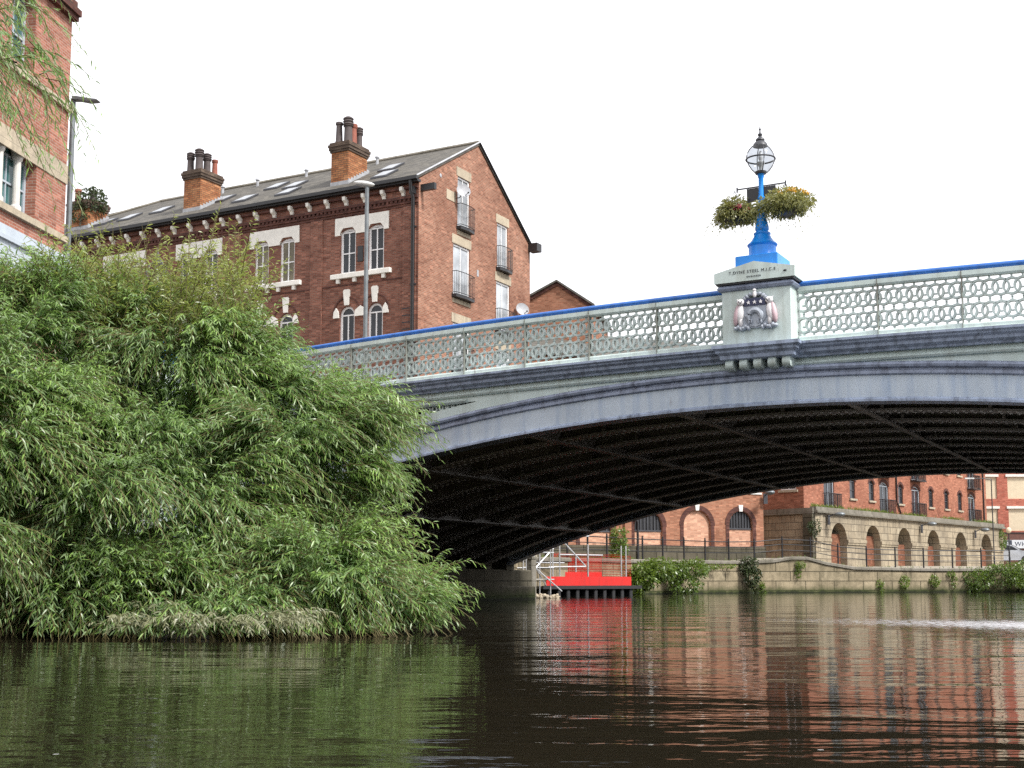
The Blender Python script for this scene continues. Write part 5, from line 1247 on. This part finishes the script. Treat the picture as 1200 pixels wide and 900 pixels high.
for e in limb_ends:
    n = 17; st = e + rng.normal(0, .22, (n, 3))
    d = unit(np.stack([rng.uniform(.1, .9, n), rng.normal(0, .35, n), rng.uniform(-.9, .25, n)], 1))
    sprays(L, st - org, d, rng.uniform(.55, 1.05, n), 22, .15, .019, rng.uniform(.25, .8, n), rng.uniform(.0, .3, n), tw, .8)
n = 1100; st = np.stack([rng.uniform(-12, -7.2, n), rng.uniform(12, 15.5, n), rng.uniform(2, 7.5, n)], 1)
sprays(L, st - org, unit(np.stack([rng.normal(.2, .6, n), rng.normal(0, .6, n), rng.uniform(-.8, .4, n)], 1)), rng.uniform(.6, 1.2, n), 18, .11, .016, rng.uniform(.3, .8, n), rng.uniform(0, .5, n), None, .7)
L.build('foliage', 'willow', T2); tw.build('twigs', 'twig', T2, fix=False)

# ------------------------------------------------------------------ plants on the far quay
def plant(name, label, cat, loc, blobs, mat, ll, lw, group=None, stem=True):
    t = thing(name, label, cat, loc, 0, group); L = Leaves()
    for c, r, n, tone in blobs:
        leafball(L, c, r, int(n * 1.6), ll * .62, lw * .62, tone)
        for _ in range(7): leafball(L, np.array(c) + sphere(1)[0] * np.array(r) * .85, np.array(r) * .38, int(n * .16), ll * .6, lw * .6, tone + rng.normal(0, .15))
    L.build('foliage', mat, t)
    if stem:
        m = MB()
        for c, r, n, tone in blobs: m.tube([(0, 0, 0), (c[0] * .5, c[1] * .5, c[2] * .5 + .05), c], [.03, .02, .008], 5, False)
        m.build('stem', 'bark', t, fix=False)
    return t
rng = np.random.default_rng(3)
plant('bush', 'bright green bush growing from the river wall beside the red pontoon', 'bush', (6.6, 66.3, .1), [((.1, -.5, .2), (.7, .6, .7), 420, .6), ((.9, -.2, .5), (.8, .6, .6), 420, .45), ((-.3, -.6, -.2), (.5, .5, .6), 260, .75)], 'bush', .28, .15)
plant('bush', 'darker green trailing bush on the river wall right of the bright one', 'bush', (8.9, 69.6, .3), [((-.3, -.4, .2), (.9, .6, .6), 380, .3), ((.8, -.2, .3), (.8, .6, .55), 360, .4), ((.2, -.6, -.5), (.9, .5, .5), 240, .25)], 'bush', .26, .13)
plant('bush', 'upright leafy shrub rising beside the railing behind the pontoon', 'bush', (5.35, 65.6, 1.0), [((0, 0, .5), (.45, .45, .6), 240, .4), ((.05, 0, 1.2), (.4, .4, .55), 200, .45), ((-.1, 0, -.3), (.5, .5, .5), 160, .4)], 'bush', .22, .11)
plant('ivy_plant', 'dark ivy clump hanging over the river wall before the bump in its top', 'plant', (13.35, 73.9, .9), [((0, 0, .0), (.6, .35, .45), 240, .3), ((.2, -.1, -.6), (.5, .3, .5), 180, .3), ((.35, -.1, -1.1), (.2, .2, .5), 70, .5)], 'ivy', .22, .14)
plant('bush', 'wide trailing green bush over the river wall at the right edge', 'bush', (30.2, 80.2, .4), [((-1.8, -.4, -.3), (1.0, .5, .7), 420, .3), ((0, -.2, 0), (1.3, .6, .8), 620, .4), ((1.8, .1, .1), (1.4, .6, .9), 620, .35), ((3.6, .4, .2), (1.3, .6, .9), 480, .35)], 'bush', .24, .12)
plant('weed_plant', 'small yellow green weed on the river wall below the third vault', 'plant', (23.6, 78.5, -.05), [((0, 0, 0), (.32, .2, .45), 110, .8)], 'bush', .2, .1, stem=True)
plant('weed_plant', 'small yellow green weed on the river wall below the fourth vault', 'plant', (25.6, 79.1, -.05), [((0, 0, .1), (.3, .2, .35), 100, .75)], 'bush', .2, .1)
plant('weed_plant', 'small drooping weed on the river wall near the trailing bush', 'plant', (28.2, 79.8, .1), [((0, 0, 0), (.55, .2, .4), 140, .5), ((0, 0, -.6), (.3, .15, .4), 70, .4)], 'bush', .2, .1)
for k, (x, y, z, lab) in enumerate(((22.0, 78.05, -.2, 'low weed tuft in a joint of the river wall left of the yellow green weeds'), (16.6, 75.75, .9, 'weed tuft rooted in the raised hump of the river wall'),
        (26.9, 79.5, .35, 'weed tuft on the wall top between the fourth and fifth vaults'), (14.3, 74.7, -.25, 'low weed by the tide line right of the ivy clump'))):
    plant('weed_plant', lab, 'plant', (x, y, z), [((rng.uniform(-.2, .2), -.05, .05), (.28, .15, .22), 60, rng.uniform(.4, .9)), ((rng.uniform(-.1, .1), -.05, -.35), (.16, .12, .4), 50, .5)], 'bush', .18, .09)
plant('creeper', 'yellow flowering creeper spread along the top of the river wall', 'plant', (10.9, 72.1, .8), [((-1.2, -1.1, .05), (.7, .25, .14), 110, .9), ((.0, 0, .0), (.8, .25, .14), 130, .9), ((1.1, .9, .05), (.6, .25, .12), 100, .9)], 'bush', .16, .09)
plant('ivy_plant', 'ivy clump on the sooty wall left of the first vault', 'plant', tuple(Vector(vp(-.5, 3.2)) + Vector((0, -.3, 0))), [((0, 0, 0), (.4, .2, .5), 140, .3)], 'ivy', .2, .12)
plant('ivy_plant', 'green ivy on the right end of the vault wall', 'plant', vp(32.0, 3.3), [((0, 0, 0), (.4, .3, .8), 200, .45)], 'bush', .2, .12)
# loose grass growing on the vault coping and along the quay edge
L = Leaves(); n = 2600
a = rng.uniform(0, 32, n); P = np.stack([18.44 + .6388 * a - .7694 * .3, 79 + .7694 * a + .6388 * .3, np.full(n, 4.5)], 1); P = P[(np.sin(a * .9) + rng.normal(0, .7, n) + .9 * (np.abs(a - 8) < 5)) > .4]; n = len(P)
D = unit(np.stack([rng.normal(0, .4, n), rng.normal(0, .4, n), np.ones(n)], 1)); L.add(P, D, unit(np.cross(D, sphere(n))), rng.uniform(.12, .42, n), .035, .2, rng.uniform(.2, 1, n))
Pq = []
for p in along(QUAY[1:], .05): 
    if random.random() < .55: Pq.append((p.x - .25 + random.uniform(-.3, .3), p.y + .3 + random.uniform(-.3, .3), p.z - .02))
P = np.array(Pq); n = len(P); D = unit(np.stack([rng.normal(0, .4, n), rng.normal(0, .4, n), np.ones(n)], 1)); L.add(P, D, unit(np.cross(D, sphere(n))), rng.uniform(.08, .28, n), .035, .2, rng.uniform(.2, 1, n))
g = L.build('grass', 'bush'); struct(g, 'stuff'); tag(g, 'tufts of yellow green grass along the wall tops', 'grass')
